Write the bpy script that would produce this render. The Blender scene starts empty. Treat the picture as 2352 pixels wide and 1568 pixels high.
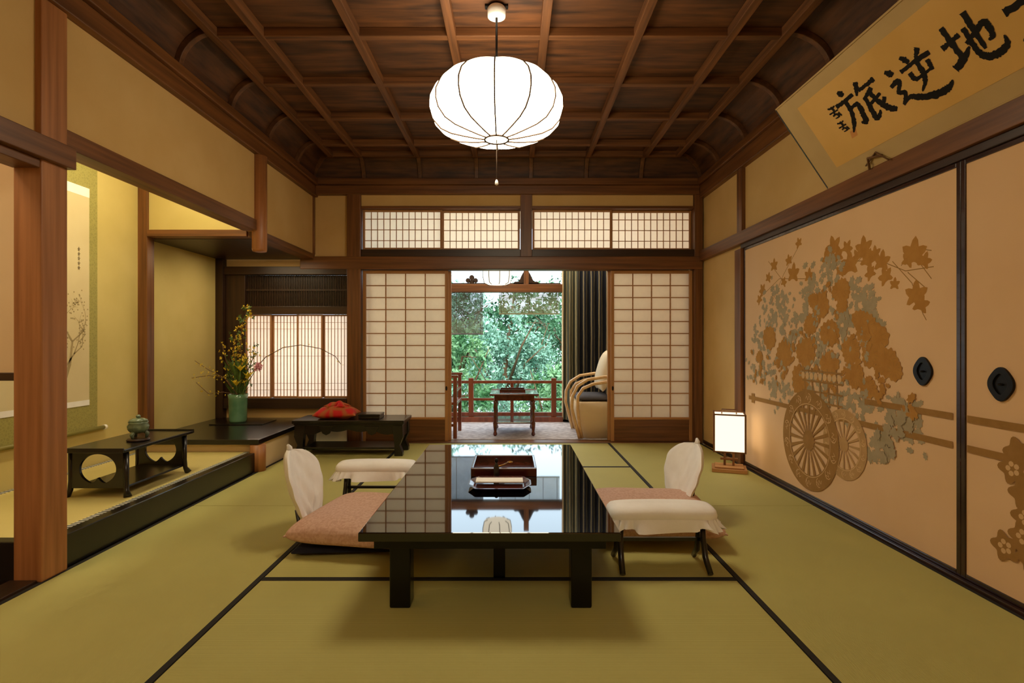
import bpy, math, random
import numpy as np
from mathutils import Vector, Matrix
random.seed(7)
SC = bpy.context.scene
COL = SC.collection
PI = math.pi
F, H = 1217.0, 0.957
# ---------------------------------------------------------------- colour / materials
def lin(c):
    o = []
    for v in c[:3]:
        v /= 255.0
        o.append(v/12.92 if v <= .04045 else ((v+.055)/1.055)**2.4)
    return (o[0], o[1], o[2], 1)
def nm(name):
    m = bpy.data.materials.new(name); m.use_nodes = True
    nt = m.node_tree; b = nt.nodes['Principled BSDF']
    return m, nt, b
def M(name, c, c2=None, rough=.6, scale=(6,6,6), detail=4, bump=0, metal=0, coat=0, lo=.35, hi=.65, bscale=None, spec=.5, cells=None):
    m, nt, b = nm(name)
    b.inputs['Roughness'].default_value = rough
    b.inputs['Metallic'].default_value = metal
    b.inputs['Coat Weight'].default_value = coat
    b.inputs['Coat Roughness'].default_value = .03
    b.inputs['Specular IOR Level'].default_value = spec
    tc = nt.nodes.new('ShaderNodeTexCoord')
    mp = nt.nodes.new('ShaderNodeMapping'); mp.inputs['Scale'].default_value = scale
    nt.links.new(tc.outputs['Object'], mp.inputs['Vector'])
    nz = nt.nodes.new('ShaderNodeTexNoise'); nz.inputs['Scale'].default_value = 1; nz.inputs['Detail'].default_value = detail
    nt.links.new(mp.outputs[0], nz.inputs['Vector'])
    rp = nt.nodes.new('ShaderNodeValToRGB')
    rp.color_ramp.elements[0].position = lo; rp.color_ramp.elements[1].position = hi
    rp.color_ramp.elements[0].color = lin(c); rp.color_ramp.elements[1].color = lin(c2 or c)
    nt.links.new(nz.outputs['Fac'], rp.inputs['Fac'])
    src = rp.outputs[0]
    if cells:
        ox,oy,sx,sy = cells
        m2 = nt.nodes.new('ShaderNodeMapping'); m2.inputs['Location'].default_value=(-ox/sx,-oy/sy,0); m2.inputs['Scale'].default_value=(1/sx,1/sy,0)
        nt.links.new(tc.outputs['Object'], m2.inputs[0])
        fl_ = nt.nodes.new('ShaderNodeVectorMath'); fl_.operation='FLOOR'; nt.links.new(m2.outputs[0], fl_.inputs[0])
        wn = nt.nodes.new('ShaderNodeTexWhiteNoise'); nt.links.new(fl_.outputs[0], wn.inputs['Vector'])
        mr = nt.nodes.new('ShaderNodeMapRange'); mr.inputs[3].default_value=.7; mr.inputs[4].default_value=1.2
        nt.links.new(wn.outputs['Value'], mr.inputs[0])
        vm = nt.nodes.new('ShaderNodeVectorMath'); vm.operation='SCALE'; nt.links.new(src, vm.inputs[0]); nt.links.new(mr.outputs[0], vm.inputs['Scale']); src = vm.outputs[0]
    nt.links.new(src, b.inputs['Base Color'])
    if bump:
        bp = nt.nodes.new('ShaderNodeBump'); bp.inputs['Strength'].default_value = bump; bp.inputs['Distance'].default_value = .01
        if bscale:
            n2 = nt.nodes.new('ShaderNodeTexNoise'); n2.inputs['Scale'].default_value = bscale
            nt.links.new(tc.outputs['Object'], n2.inputs['Vector']); nt.links.new(n2.outputs['Fac'], bp.inputs['Height'])
        else:
            nt.links.new(nz.outputs['Fac'], bp.inputs['Height'])
        nt.links.new(bp.outputs[0], b.inputs['Normal'])
    return m
def wood(name, c, c2, rough=.45, coat=0):
    out = []
    for ax in 'xyz':
        s = [38,38,38]; s['xyz'.index(ax)] = 1.6
        out.append(M(name+'_'+ax, c, c2, rough, tuple(s), 5, .08, coat=coat, lo=.3, hi=.7))
    return out
def paper(name, c, trans=.5, em=0):
    m, nt, b = nm(name)
    b.inputs['Base Color'].default_value = lin(c); b.inputs['Roughness'].default_value = .9
    tc = nt.nodes.new('ShaderNodeTexCoord'); nz = nt.nodes.new('ShaderNodeTexNoise'); nz.inputs['Scale'].default_value = 30
    nt.links.new(tc.outputs['Object'], nz.inputs['Vector'])
    mx = nt.nodes.new('ShaderNodeMix'); mx.data_type = 'RGBA'
    mx.inputs['A'].default_value = lin(c); mx.inputs['B'].default_value = lin([v*.94 for v in c])
    nt.links.new(nz.outputs['Fac'], mx.inputs['Factor']); nt.links.new(mx.outputs['Result'], b.inputs['Base Color'])
    t = nt.nodes.new('ShaderNodeBsdfTranslucent'); t.inputs[0].default_value = lin(c)
    ms = nt.nodes.new('ShaderNodeMixShader'); ms.inputs[0].default_value = trans
    nt.links.new(b.outputs[0], ms.inputs[1]); nt.links.new(t.outputs[0], ms.inputs[2])
    nt.links.new(ms.outputs[0], nt.nodes['Material Output'].inputs['Surface'])
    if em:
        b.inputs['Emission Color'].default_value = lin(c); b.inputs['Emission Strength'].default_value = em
    return m
def wave(name, c, c2, scale, axis='X', rough=.7, bump=.2, mscale=(1,1,1), lo=.3, hi=.7, mott=None, dist=0):
    m, nt, b = nm(name)
    b.inputs['Roughness'].default_value = rough
    tc = nt.nodes.new('ShaderNodeTexCoord'); w = nt.nodes.new('ShaderNodeTexWave')
    mp = nt.nodes.new('ShaderNodeMapping'); mp.inputs['Scale'].default_value = mscale
    nt.links.new(tc.outputs['Object'], mp.inputs[0]); nt.links.new(mp.outputs[0], w.inputs['Vector'])
    w.bands_direction = axis; w.inputs['Scale'].default_value = scale; w.inputs['Distortion'].default_value = dist
    rp = nt.nodes.new('ShaderNodeValToRGB'); rp.color_ramp.elements[0].position = lo; rp.color_ramp.elements[1].position = hi
    rp.color_ramp.elements[0].color = lin(c); rp.color_ramp.elements[1].color = lin(c2)
    nt.links.new(w.outputs['Fac'], rp.inputs[0])
    src = rp.outputs[0]
    if mott:
        nz = nt.nodes.new('ShaderNodeTexNoise'); nz.inputs['Scale'].default_value = mott; nz.inputs['Detail'].default_value = 5
        nt.links.new(tc.outputs['Object'], nz.inputs['Vector'])
        mr = nt.nodes.new('ShaderNodeMapRange'); mr.inputs[3].default_value = .86; mr.inputs[4].default_value = 1.1
        nt.links.new(nz.outputs['Fac'], mr.inputs[0])
        vm = nt.nodes.new('ShaderNodeVectorMath'); vm.operation = 'SCALE'
        nt.links.new(src, vm.inputs[0]); nt.links.new(mr.outputs[0], vm.inputs['Scale']); src = vm.outputs[0]
    nt.links.new(src, b.inputs['Base Color'])
    if bump:
        bp = nt.nodes.new('ShaderNodeBump'); bp.inputs['Strength'].default_value = bump; bp.inputs['Distance'].default_value = .002
        nt.links.new(w.outputs['Fac'], bp.inputs['Height']); nt.links.new(bp.outputs[0], b.inputs['Normal'])
    return m
def glow(name, c, s, zr=None):
    m, nt, b = nm(name)
    e = nt.nodes.new('ShaderNodeEmission'); e.inputs[0].default_value = (*c, 1); e.inputs[1].default_value = s
    if zr:
        g = nt.nodes.new('ShaderNodeNewGeometry'); sp = nt.nodes.new('ShaderNodeSeparateXYZ'); mr = nt.nodes.new('ShaderNodeMapRange')
        mr.interpolation_type='SMOOTHSTEP'
        nt.links.new(g.outputs['Position'], sp.inputs[0]); nt.links.new(sp.outputs['Z'], mr.inputs[0])
        for i,v in enumerate(zr): mr.inputs[1+i].default_value = v
        nt.links.new(mr.outputs[0], e.inputs[1])
    nt.links.new(e.outputs[0], nt.nodes['Material Output'].inputs['Surface'])
    return m
def voro(name, c, c2, scale, rough=.7):
    m, nt, b = nm(name); b.inputs['Roughness'].default_value = rough
    tc = nt.nodes.new('ShaderNodeTexCoord'); v = nt.nodes.new('ShaderNodeTexVoronoi'); v.inputs['Scale'].default_value = scale
    v.feature = 'DISTANCE_TO_EDGE'
    nt.links.new(tc.outputs['Object'], v.inputs['Vector'])
    rp = nt.nodes.new('ShaderNodeValToRGB'); rp.color_ramp.elements[0].position = .05; rp.color_ramp.elements[1].position = .2
    rp.color_ramp.elements[0].color = lin(c); rp.color_ramp.elements[1].color = lin(c2)
    nt.links.new(v.outputs['Distance'], rp.inputs[0]); nt.links.new(rp.outputs[0], b.inputs['Base Color'])
    return m

WD = wood('hall_wood', (88,52,24), (130,82,42), .42)           # posts and rails
WR = wood('warm_post', (146,92,50), (182,122,74), .4)
WK = wood('dark_wood', (38,22,11), (62,37,19), .4)
WC = wood('ceiling_wood', (78,45,20), (128,80,40), .6)
WL = wood('light_lattice', (158,108,58), (190,138,84), .5)
CP = M('ceiling_board', (54,30,13), (122,74,36), .62, (3.0,22,12), 7, .05, lo=.3, hi=.72, cells=(-.87,4.59,.525,.545))
PL = M('ochre_plaster', (208,170,106), (216,180,118), .92, (3,3,3), 4, .05, bscale=300)
PLG = M('toko_plaster', (204,184,112), (212,192,122), .92, (3,3,3), 4, .05, bscale=300)
PLW = M('pale_plaster', (228,198,152), (232,206,162), .92, (3,3,3), 3, .04, bscale=200)
LAC = M('black_lacquer', (3,4,7), (5,6,9), .03, (2,2,2), 2, coat=.6, spec=.6)
LACB = M('matte_black_lacquer', (6,6,7), (9,8,9), .22, (10,10,10), 3, spec=.35)
LACR = M('worn_lacquer', (12,9,8), (22,15,12), .28, (10,10,10), 3, coat=.3)
DFR = M('door_frame_lacquer', (40,20,13), (58,31,20), .25, (10,10,10), 3, coat=.3)
REDL = M('red_brown_lacquer', (62,20,14), (84,28,18), .2, (10,10,10), 3, coat=.6)
REDW = M('red_stained_wood', (116,56,30), (146,76,42), .35, (20,20,4), 3, coat=.3)
PAP = paper('shoji_paper', (250,240,220), .45, .10)  # slight emission put into the paper so it looks backlit
PAPW = paper('window_paper', (252,234,214), .6, .06)  # faint self-glow added on top of the light from behind
FUS = M('fusuma_paper', (224,182,134), (230,190,144), .85, (1.2,2,2), 6, lo=.3, hi=.7)
WHT = M('white_cotton', (244,240,236), (250,247,244), .9, (10,10,10), 3, .08, bscale=40)
PINK = M('pink_brocade', (202,160,138), (216,178,158), .9, (80,80,80), 4, .12, lo=.4, hi=.6)
NAVY = M('navy_fabric', (16,18,34), (24,26,44), .9)
BLK = M('black_cloth_border', (26,22,16), (34,30,22), .85, (60,60,60))
TAT = [wave('tatami_'+a, (176,167,92), (194,185,110), 60, a, .72, .3, mott=2.2) for a in 'XY']
TATK = wave('alcove_tatami', (204,184,108), (216,198,126), 60, 'Y', .7, .2, mott=2)
CEL = M('celadon', (88,132,98), (106,150,114), .18, (8,8,8), 3, coat=.6)
CELD = M('dark_celadon', (88,104,84), (122,140,110), .25, (30,30,30), 3, coat=.5)
IRON = M('dark_iron', (22,20,20), (34,30,28), .45, (30,30,30), metal=.6)
BRASS = M('brass', (176,130,60), (190,150,80), .35, metal=.9)

# ---------------------------------------------------------------- mesh builder
class MB:
    def __init__(s): s.v=[]; s.f=[]; s.m=[]; s.s=[]
    def face(s, idx, m=0, sm=False): s.f.append(tuple(idx)); s.m.append(m); s.s.append(sm)
    def box(s, x0,x1,y0,y1,z0,z1, m=0):
        b=len(s.v)
        s.v += [(x0,y0,z0),(x1,y0,z0),(x1,y1,z0),(x0,y1,z0),(x0,y0,z1),(x1,y0,z1),(x1,y1,z1),(x0,y1,z1)]
        for q in ((0,3,2,1),(4,5,6,7),(0,1,5,4),(1,2,6,5),(2,3,7,6),(3,0,4,7)): s.face([b+i for i in q], m)
        return s
    def loft(s, rings, m=0, close=True, caps=True, sm=True):
        b=len(s.v); n=len(rings[0])
        for r in rings: s.v += [tuple(p) for p in r]
        for i in range(len(rings)-1):
            for j in range(n if close else n-1):
                k=(j+1)%n
                s.face((b+i*n+j, b+i*n+k, b+(i+1)*n+k, b+(i+1)*n+j), m, sm)
        if caps:
            s.face([b+j for j in range(n)][::-1], m); s.face([b+(len(rings)-1)*n+j for j in range(n)], m)
        return s
    def tube(s, pts, r, n=8, m=0, rot=0, sm=True):
        pts=[Vector(p) for p in pts]
        if not isinstance(r,(list,tuple)): r=[r]*len(pts)
        rings=[]; prev=None
        for i,p in enumerate(pts):
            d=(pts[min(i+1,len(pts)-1)]-pts[max(i-1,0)])
            if d.length<1e-9: d=Vector((0,0,1))
            d.normalize()
            if prev is None:
                a=Vector((0,0,1)) if abs(d.z)<.9 else Vector((1,0,0))
            else: a=prev
            u=(a-d*a.dot(d)); 
            if u.length<1e-6: u=Vector((1,0,0))
            u.normalize(); prev=u; w=d.cross(u)
            rings.append([p+(u*math.cos(2*PI*j/n+rot)+w*math.sin(2*PI*j/n+rot))*r[i] for j in range(n)])
        return s.loft(rings, m, sm=sm)
    def bar(s, p0, p1, t, m=0): return s.tube([p0,p1], t*.7071, 4, m, PI/4, False)
    def lathe(s, prof, c=(0,0,0), n=32, m=0, lob=0, amp=0, caps=True):
        rings=[]
        for r,z in prof:
            ring=[]
            for j in range(n):
                a=2*PI*j/n; rr=r
                if lob: rr=r*(1-amp*(1-abs(math.sin(lob*a/2))))
                ring.append((c[0]+rr*math.cos(a), c[1]+rr*math.sin(a), c[2]+z))
            rings.append(ring)
        return s.loft(rings, m, caps=caps)
    def prism(s, poly, ax, a, b, m=0):
        def P(u,v,w): return {'x':(w,u,v),'y':(u,w,v),'z':(u,v,w)}[ax]
        k=len(s.v); n=len(poly)
        s.v += [P(u,v,a) for u,v in poly]+[P(u,v,b) for u,v in poly]
        s.face(list(range(k,k+n))[::-1], m); s.face(list(range(k+n,k+2*n)), m)
        for j in range(n): s.face((k+j,k+(j+1)%n,k+n+(j+1)%n,k+n+j), m)
        return s
    def ring_plate(s, outer, inner, ax, a, b, m=0):
        def P(u,v,w): return {'x':(w,u,v),'y':(u,w,v),'z':(u,v,w)}[ax]
        k=len(s.v); n=len(outer)
        for lst,w in ((outer,a),(inner,a),(outer,b),(inner,b)): s.v += [P(u,v,w) for u,v in lst]
        for j in range(n):
            q=(j+1)%n
            s.face((k+j,k+q,k+n+q,k+n+j),m); s.face((k+2*n+j,k+3*n+j,k+3*n+q,k+2*n+q),m)
            s.face((k+j,k+2*n+j,k+2*n+q,k+q),m); s.face((k+n+j,k+n+q,k+3*n+q,k+3*n+j),m)
        return s
    def flat(s, pts, m=0): 
        k=len(s.v); s.v += [tuple(p) for p in pts]; s.face(range(k,k+len(pts)), m); return s
    def pillow(s, c, sx, sy, h, n=18, m=0, pinch=.05, flatb=.35, p=4, wr=.0, rz=0, ex=.5, rc=0):
        cr,sr=math.cos(rz),math.sin(rz)
        for side in (1,-1):
            k=len(s.v)
            for i in range(n+1):
                for j in range(n+1):
                    u=-1+2*i/n; v=-1+2*j/n
                    uu=math.copysign(math.sin(abs(u)*PI/2),u); vv=math.copysign(math.sin(abs(v)*PI/2),v)
                    x=uu*sx/2*(1-pinch*(1-vv*vv))*(1-rc*vv**6); y=vv*sy/2*(1-pinch*(1-uu*uu))*(1-rc*uu**6)
                    z=h/2*(max(0,(1-abs(uu)**p)*(1-abs(vv)**p)))**ex
                    z*= (1 if side>0 else flatb)*side
                    z+= wr*math.sin(u*7+v*3)*math.cos(v*6-u*2)*(1-uu*uu)*(1-vv*vv)
                    s.v.append((c[0]+x*cr-y*sr, c[1]+x*sr+y*cr, c[2]+z))
            for i in range(n):
                for j in range(n):
                    q=(k+i*(n+1)+j, k+(i+1)*(n+1)+j, k+(i+1)*(n+1)+j+1, k+i*(n+1)+j+1)
                    s.face(q if side>0 else q[::-1], m, True)
        return s
    def build(s, name, mats, parent=None, bevel=0, local=False, kind=None):
        me=bpy.data.meshes.new(name)
        off=Vector((0,0,0))
        if parent is not None and not local:
            off=Vector(parent.location)
            if parent.parent is not None: off+=Vector(parent.parent.location)
        me.from_pydata([(x-off.x,y-off.y,z-off.z) for x,y,z in s.v], [], s.f)
        if not isinstance(mats,(list,tuple)): mats=[mats]
        for mm in mats: me.materials.append(mm)
        me.polygons.foreach_set('material_index', s.m); me.polygons.foreach_set('use_smooth', s.s)
        me.update()
        o=bpy.data.objects.new(name, me); COL.objects.link(o)
        if parent is not None: o.parent=parent
        if bevel:
            bv=o.modifiers.new('bevel','BEVEL'); bv.width=bevel; bv.segments=2; bv.limit_method='ANGLE'
        if kind: o['kind']=kind
        return o
def thing(name, label, cat, loc=(0,0,0), rz=0, group=None):
    o=bpy.data.objects.new(name,None); COL.objects.link(o); o.empty_display_size=.1
    o.location=loc; o.rotation_euler=(0,0,rz); o['label']=label; o['category']=cat
    if group: o['group']=group
    return o
def tag(o, label, cat, group=None, kind=None):
    o['label']=label; o['category']=cat
    if group: o['group']=group
    if kind: o['kind']=kind
    return o
def sroot(name, loc=(0,0,0)):
    o=bpy.data.objects.new(name,None); COL.objects.link(o); o.location=loc; o['kind']='structure'; return o
def B(name, dims, mat, parent=None, bevel=.003, kind=None):
    mb=MB()
    for d in (dims if isinstance(dims[0],(list,tuple)) else [dims]): mb.box(*d)
    return mb.build(name, mat, parent, bevel, kind=kind)
TN=[0]
def trim(dims, mat, bevel=.003):
    TN[0]+=1; return B('trim_%d'%TN[0], dims, mat, None, bevel, 'structure')
def WP(x,y,X=1.8):
    k=X/(x-1176); return (F*k, H+(784-y)*k)

# ================================================================ ROOM SHELL
fl=B('floor', (-3.0,1.95,-1.6,5.0,-.12,-.035), WK[0], None, 0, 'structure')
def mat_(x0,x1,y0,y1,long_ax):
    g=.002
    t=MB().box(x0+g,x1-g,y0+g,y1-g,-.034,0).build('tatami_mat', TAT[0 if long_ax=='y' else 1], fl, .002)
    w=.022
    for s in (0,1):
        e=MB()
        if long_ax=='x':
            ya=(y0+g*.5) if s==0 else y1-w*.7; e.box(x0+g,x1-g,ya,ya+w*.7-g*.5,-.01,.0015)
        else:
            xa=(x0+g*.5) if s==0 else x1-w; e.box(xa,xa+w-g*.5,y0+g,y1-g,-.01,.0015)
        e.build('border', BLK, t, 0, local=True)
rows=[5.0-.955*i for i in range(8)]
for i in range(6): mat_(-1.008,.902,rows[i+1],rows[i],'x')
for a,b_ in ((3.09,5.0),(1.18,3.09),(-.73,1.18)):
    mat_(.902,1.78,a,b_,'y'); mat_(-1.88,-1.008,a,b_,'y')
B('trim_90', [(-1.88,1.78,-1.6,-.735,-.034,0)], TAT[0], None, 0, 'structure')
trim((-1.45,1.80,5.0,5.14,-.034,.004), WD[0])
trim((1.775,1.86,-1.5,4.12,-.034,.016), DFR)
trim((-1.99,-1.882,-1.5,2.1,-.034,.012), WK[1])
# right wall
B('wall_right', [(1.815,1.95,-1.6,5.2,1.80,2.60),(1.812,1.95,4.2,5.2,-.03,1.72),(1.815,1.95,-1.6,.12,0,1.72)], PL, None, 0,'structure')
trim((1.765,1.90,-1.5,5.02,1.715,1.81), WD[1])
trim((1.785,1.90,-1.5,4.14,1.68,1.716), WK[1])
trim((1.772,1.90,4.11,4.22,0,1.68), WD[2])
trim((1.785,1.90,4.12,4.21,1.81,2.32), WD[2])
trim((1.772,1.90,.03,.14,0,1.68), WD[2])
trim((1.80,1.86,4.22,5.0,0,.03), WK[1])
# left walls
B('wall_left', [(-1.99,-1.89,-1.6,2.11,1.77,2.6),(-1.975,-1.89,2.22,3.92,1.85,2.6),(-1.975,-1.89,3.92,5.1,1.78,2.6)], PL, None,0,'structure')
B('wall_alcove_back', [(-2.95,-2.79,2.10,5.2,-.03,2.5)], PLG, None,0,'structure')
B('wall_alcove_side', [(-2.80,-1.976,2.13,2.17,.83,2.5)], PLW, None,0,'structure')
B('wall_alcove_drop', [(-2.72,-1.975,3.97,4.03,1.79,2.5)], PLG, None,0,'structure')
B('wall_left_recess', [(-3.0,-2.9,-1.6,2.13,-.03,2.5)], PLW, None,0,'structure')
B('ceiling_alcove', [(-2.9,-1.93,-1.6,4.0,2.5,2.56)], WK[1], None,0,'structure')
B('wall_back', [(-3.0,1.95,-1.75,-1.6,-.03,2.75)], PL, None,0,'structure')
trim((-1.978,-1.865,2.10,2.225,0,2.33), WR[2], .006)
trim([(-1.96,-1.84,-1.5,2.24,1.68,1.77)], WD[1])
trim([(-1.98,-1.87,-1.5,2.10,1.645,1.68)], WD[1])
trim([(-1.978,-1.872,2.225,3.90,1.77,1.85)], WD[1])
trim([(-1.978,-1.872,3.97,5.03,1.735,1.785)], WD[1])
trim([(-2.80,-1.978,2.115,2.185,.80,.832)], WK[0])
trim([(-2.80,-2.72,3.95,4.03,.13,2.5)], WD[2])
trim([(-2.72,-1.978,3.945,4.04,1.74,1.79)], WD[0])
MB().tube([(-1.875,3.935,1.62),(-1.875,3.935,1.625),(-1.875,3.935,1.64),(-1.875,3.935,2.33)],[.03,.048,.052,.052],16).build('trim_80',WR[2],None,0,kind='structure')
MB().tube([(-1.885,3.93,0),(-1.885,3.93,.195)],[.055,.055],18).build('trim_81',WR[2],None,0,kind='structure')
B('floor_alcove', [(-2.79,-1.94,2.15,3.95,-.03,.128)], WK[1], None,0,'structure')
trim([(-1.942,-1.884,2.225,3.88,0,.142)], LACR, .004)
trim([(-2.80,-1.98,2.112,2.165,0,.158)], LACR, .004)
ta=B('floor_alcove_mat', [(-2.785,-1.944,2.17,3.945,.128,.136)], TATK, None,.001,'structure')
BORD=wave('border_pattern',(30,30,40),(206,204,190),14,'Y',.8,0,lo=.45,hi=.55,dist=3)
for x0 in (-2.78,-1.982):
    B('border', (x0,x0+.035,2.18,3.94,.1355,.1375), BORD, ta, 0)
B('floor_side_alcove', [(-2.79,-1.93,3.95,5.04,-.03,.195)], PLW, None,0,'structure')
trim([(-2.79,-1.865,3.90,5.04,.196,.234)], LACR, .005)
trim([(-1.865,-1.56,4.76,5.04,.196,.234)], LACR, .005)
B('wall_side_alcove_front', [(-1.93,-1.895,3.99,5.0,-.03,.195)], PLW, None,0,'structure')
B('ceiling_side_alcove', [(-2.79,-1.95,4.04,5.04,1.736,1.76)], WK[1], None,0,'structure')
B('wall_far', [(-1.895,-1.56,5.05,5.15,1.76,2.45),(-1.43,.08,5.03,5.15,2.24,2.45),(.19,1.72,5.03,5.15,2.24,2.45),(-2.9,-1.95,5.05,5.15,1.66,2.5),(-2.8,-1.56,5.05,5.15,-.03,.33)], PL, None,0,'structure')
trim([(-1.56,-1.43,5.0,5.13,0,2.36)], WD[2],.005)
trim([(-1.905,-1.875,5.02,5.06,1.785,2.36)], WD[2])
trim([(.08,.19,5.01,5.13,1.76,2.36)], WD[2])
trim([(1.725,1.80,5.0,5.13,0,2.36)], WD[2])
trim([(-2.0,1.80,4.995,5.14,1.64,1.76)], WD[0],.006)
trim([(-1.43,.08,5.02,5.13,1.76,1.83),(.19,1.725,5.02,5.13,1.76,1.83)], WK[0])
trim([(-1.43,.08,5.015,5.13,2.215,2.24),(.19,1.725,5.015,5.13,2.215,2.24)], WD[0])
trim([(-2.79,-1.56,5.0,5.08,1.59,1.665)], WK[0])
trim([(-2.79,-2.72,4.98,5.06,.234,1.74)], WK[2])
trim([(-2.72,-2.535,5.03,5.08,.33,1.60)], WK[2])
trim([(-2.535,-1.56,5.01,5.09,1.215,1.29)], WK[0])
trim([(-2.72,-1.56,4.99,5.09,.325,.42)], WK[0])
w=B('window_5', [(-2.535,-1.56,5.08,5.10,1.29,1.59)], WK[0], None,0,'structure')
lm=MB()
for i in range(60):
    x=-2.53+i*.0162; lm.box(x,x+.006,5.055,5.065,1.29,1.59)
lm.box(-2.535,-1.56,5.05,5.07,1.44,1.455); lm.build('lattice', WK[2], w)
def sash(name, x0,x1,z0,z1,y, cols, rows_, koshi=0, stile=.03, bar=.009, pap=PAP, wd=WL, pull=None, vbar=None):
    r=sroot(name,((x0+x1)/2,y,z0)); vbar=vbar or bar
    MB().box(x0,x0+stile,y,y+.03,z0,z1).build('stile',wd[2],r,.002)
    MB().box(x1-stile,x1,y,y+.03,z0,z1).build('stile',wd[2],r,.002)
    zb=z0+koshi+ (stile if not koshi else .012)
    MB().box(x0+stile,x1-stile,y,y+.03,z1-stile,z1).build('rail',wd[0],r,.002)
    MB().box(x0+stile,x1-stile,y,y+.03,zb-.022,zb).build('rail',wd[0],r,.002)
    if koshi:
        MB().box(x0+stile,x1-stile,y+.008,y+.02,z0+.03,zb-.022).build('lower_panel',WD[0],r)
        MB().box(x0+stile,x1-stile,y,y+.03,z0,z0+.03).build('bottom_rail',WD[0],r,.002)
    xa,xb,za,zc=x0+stile,x1-stile,zb,z1-stile
    k=MB()
    for i in range(1,cols):
        x=xa+(xb-xa)*i/cols
        k.box(x-vbar/2,x+vbar/2,y+.004,y+.016,za,zc)
    if isinstance(rows_,int): zs=[za+(zc-za)*i/rows_ for i in range(1,rows_)]
    else: zs=[za+(zc-za)*t for t in rows_]
    for z in zs: k.box(xa,xb,y+.005,y+.015,z-bar/2,z+bar/2)
    k.build('lattice',wd[0],r)
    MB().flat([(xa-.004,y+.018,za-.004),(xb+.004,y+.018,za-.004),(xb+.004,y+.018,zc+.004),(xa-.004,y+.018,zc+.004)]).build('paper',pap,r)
    if pull is not None: 
        mb=MB(); mb.prism([(pull+.009*math.cos(q*PI/8),.51+.022*math.sin(q*PI/8)) for q in range(16)],'y',y-.002,y+.002); mb.build('finger_pull',IRON,r)
    return r
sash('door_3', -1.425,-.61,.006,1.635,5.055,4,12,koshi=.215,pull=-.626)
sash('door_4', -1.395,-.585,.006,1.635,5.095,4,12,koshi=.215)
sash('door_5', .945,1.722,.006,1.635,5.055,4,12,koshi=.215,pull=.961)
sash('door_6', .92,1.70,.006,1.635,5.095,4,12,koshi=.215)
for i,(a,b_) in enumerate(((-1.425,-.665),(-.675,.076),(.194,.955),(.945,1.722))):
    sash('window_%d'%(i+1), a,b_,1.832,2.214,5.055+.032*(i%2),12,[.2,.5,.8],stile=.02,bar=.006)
for i in range(4):
    a=-2.53+i*.2425
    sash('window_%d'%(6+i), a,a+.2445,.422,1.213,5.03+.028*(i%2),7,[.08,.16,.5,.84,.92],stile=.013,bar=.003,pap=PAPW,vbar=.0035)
# right sliding doors with painting ----------------------
GOLD=M('gold_paint',(176,124,58),(186,134,66),.85,(20,20,20),spec=.15); BROWN=M('brown_paint',(154,114,60),(164,122,68),.85,(20,20,20),spec=.15)
GREY=M('grey_blue_paint',(164,148,116),(174,156,124),.85,(20,20,20),spec=.15); LINEP=M('pale_line_paint',(212,172,120),(218,178,128),.8,spec=.2)
FAINT=M('faint_paint',(184,144,92),(192,152,100),.85,(20,20,20),spec=.15)
def fusuma(name,y0,y1):
    r=sroot(name,(1.82,(y0+y1)/2,.018))
    MB().box(1.80,1.815,y0+.02,y1-.02,.035,1.66).build('panel',FUS,r)
    for d in ((1.795,1.82,y0,y0+.022,.016,1.68),(1.795,1.82,y1-.022,y1,.016,1.68),(1.795,1.82,y0+.022,y1-.022,.016,.036),(1.795,1.82,y0+.022,y1-.022,1.66,1.68)): MB().box(*d).build('frame',DFR,r,.003)
    return r
d1=fusuma('door_1',2.12,4.11); d2=fusuma('door_2',.14,2.12)
pcount=[0]
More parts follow.
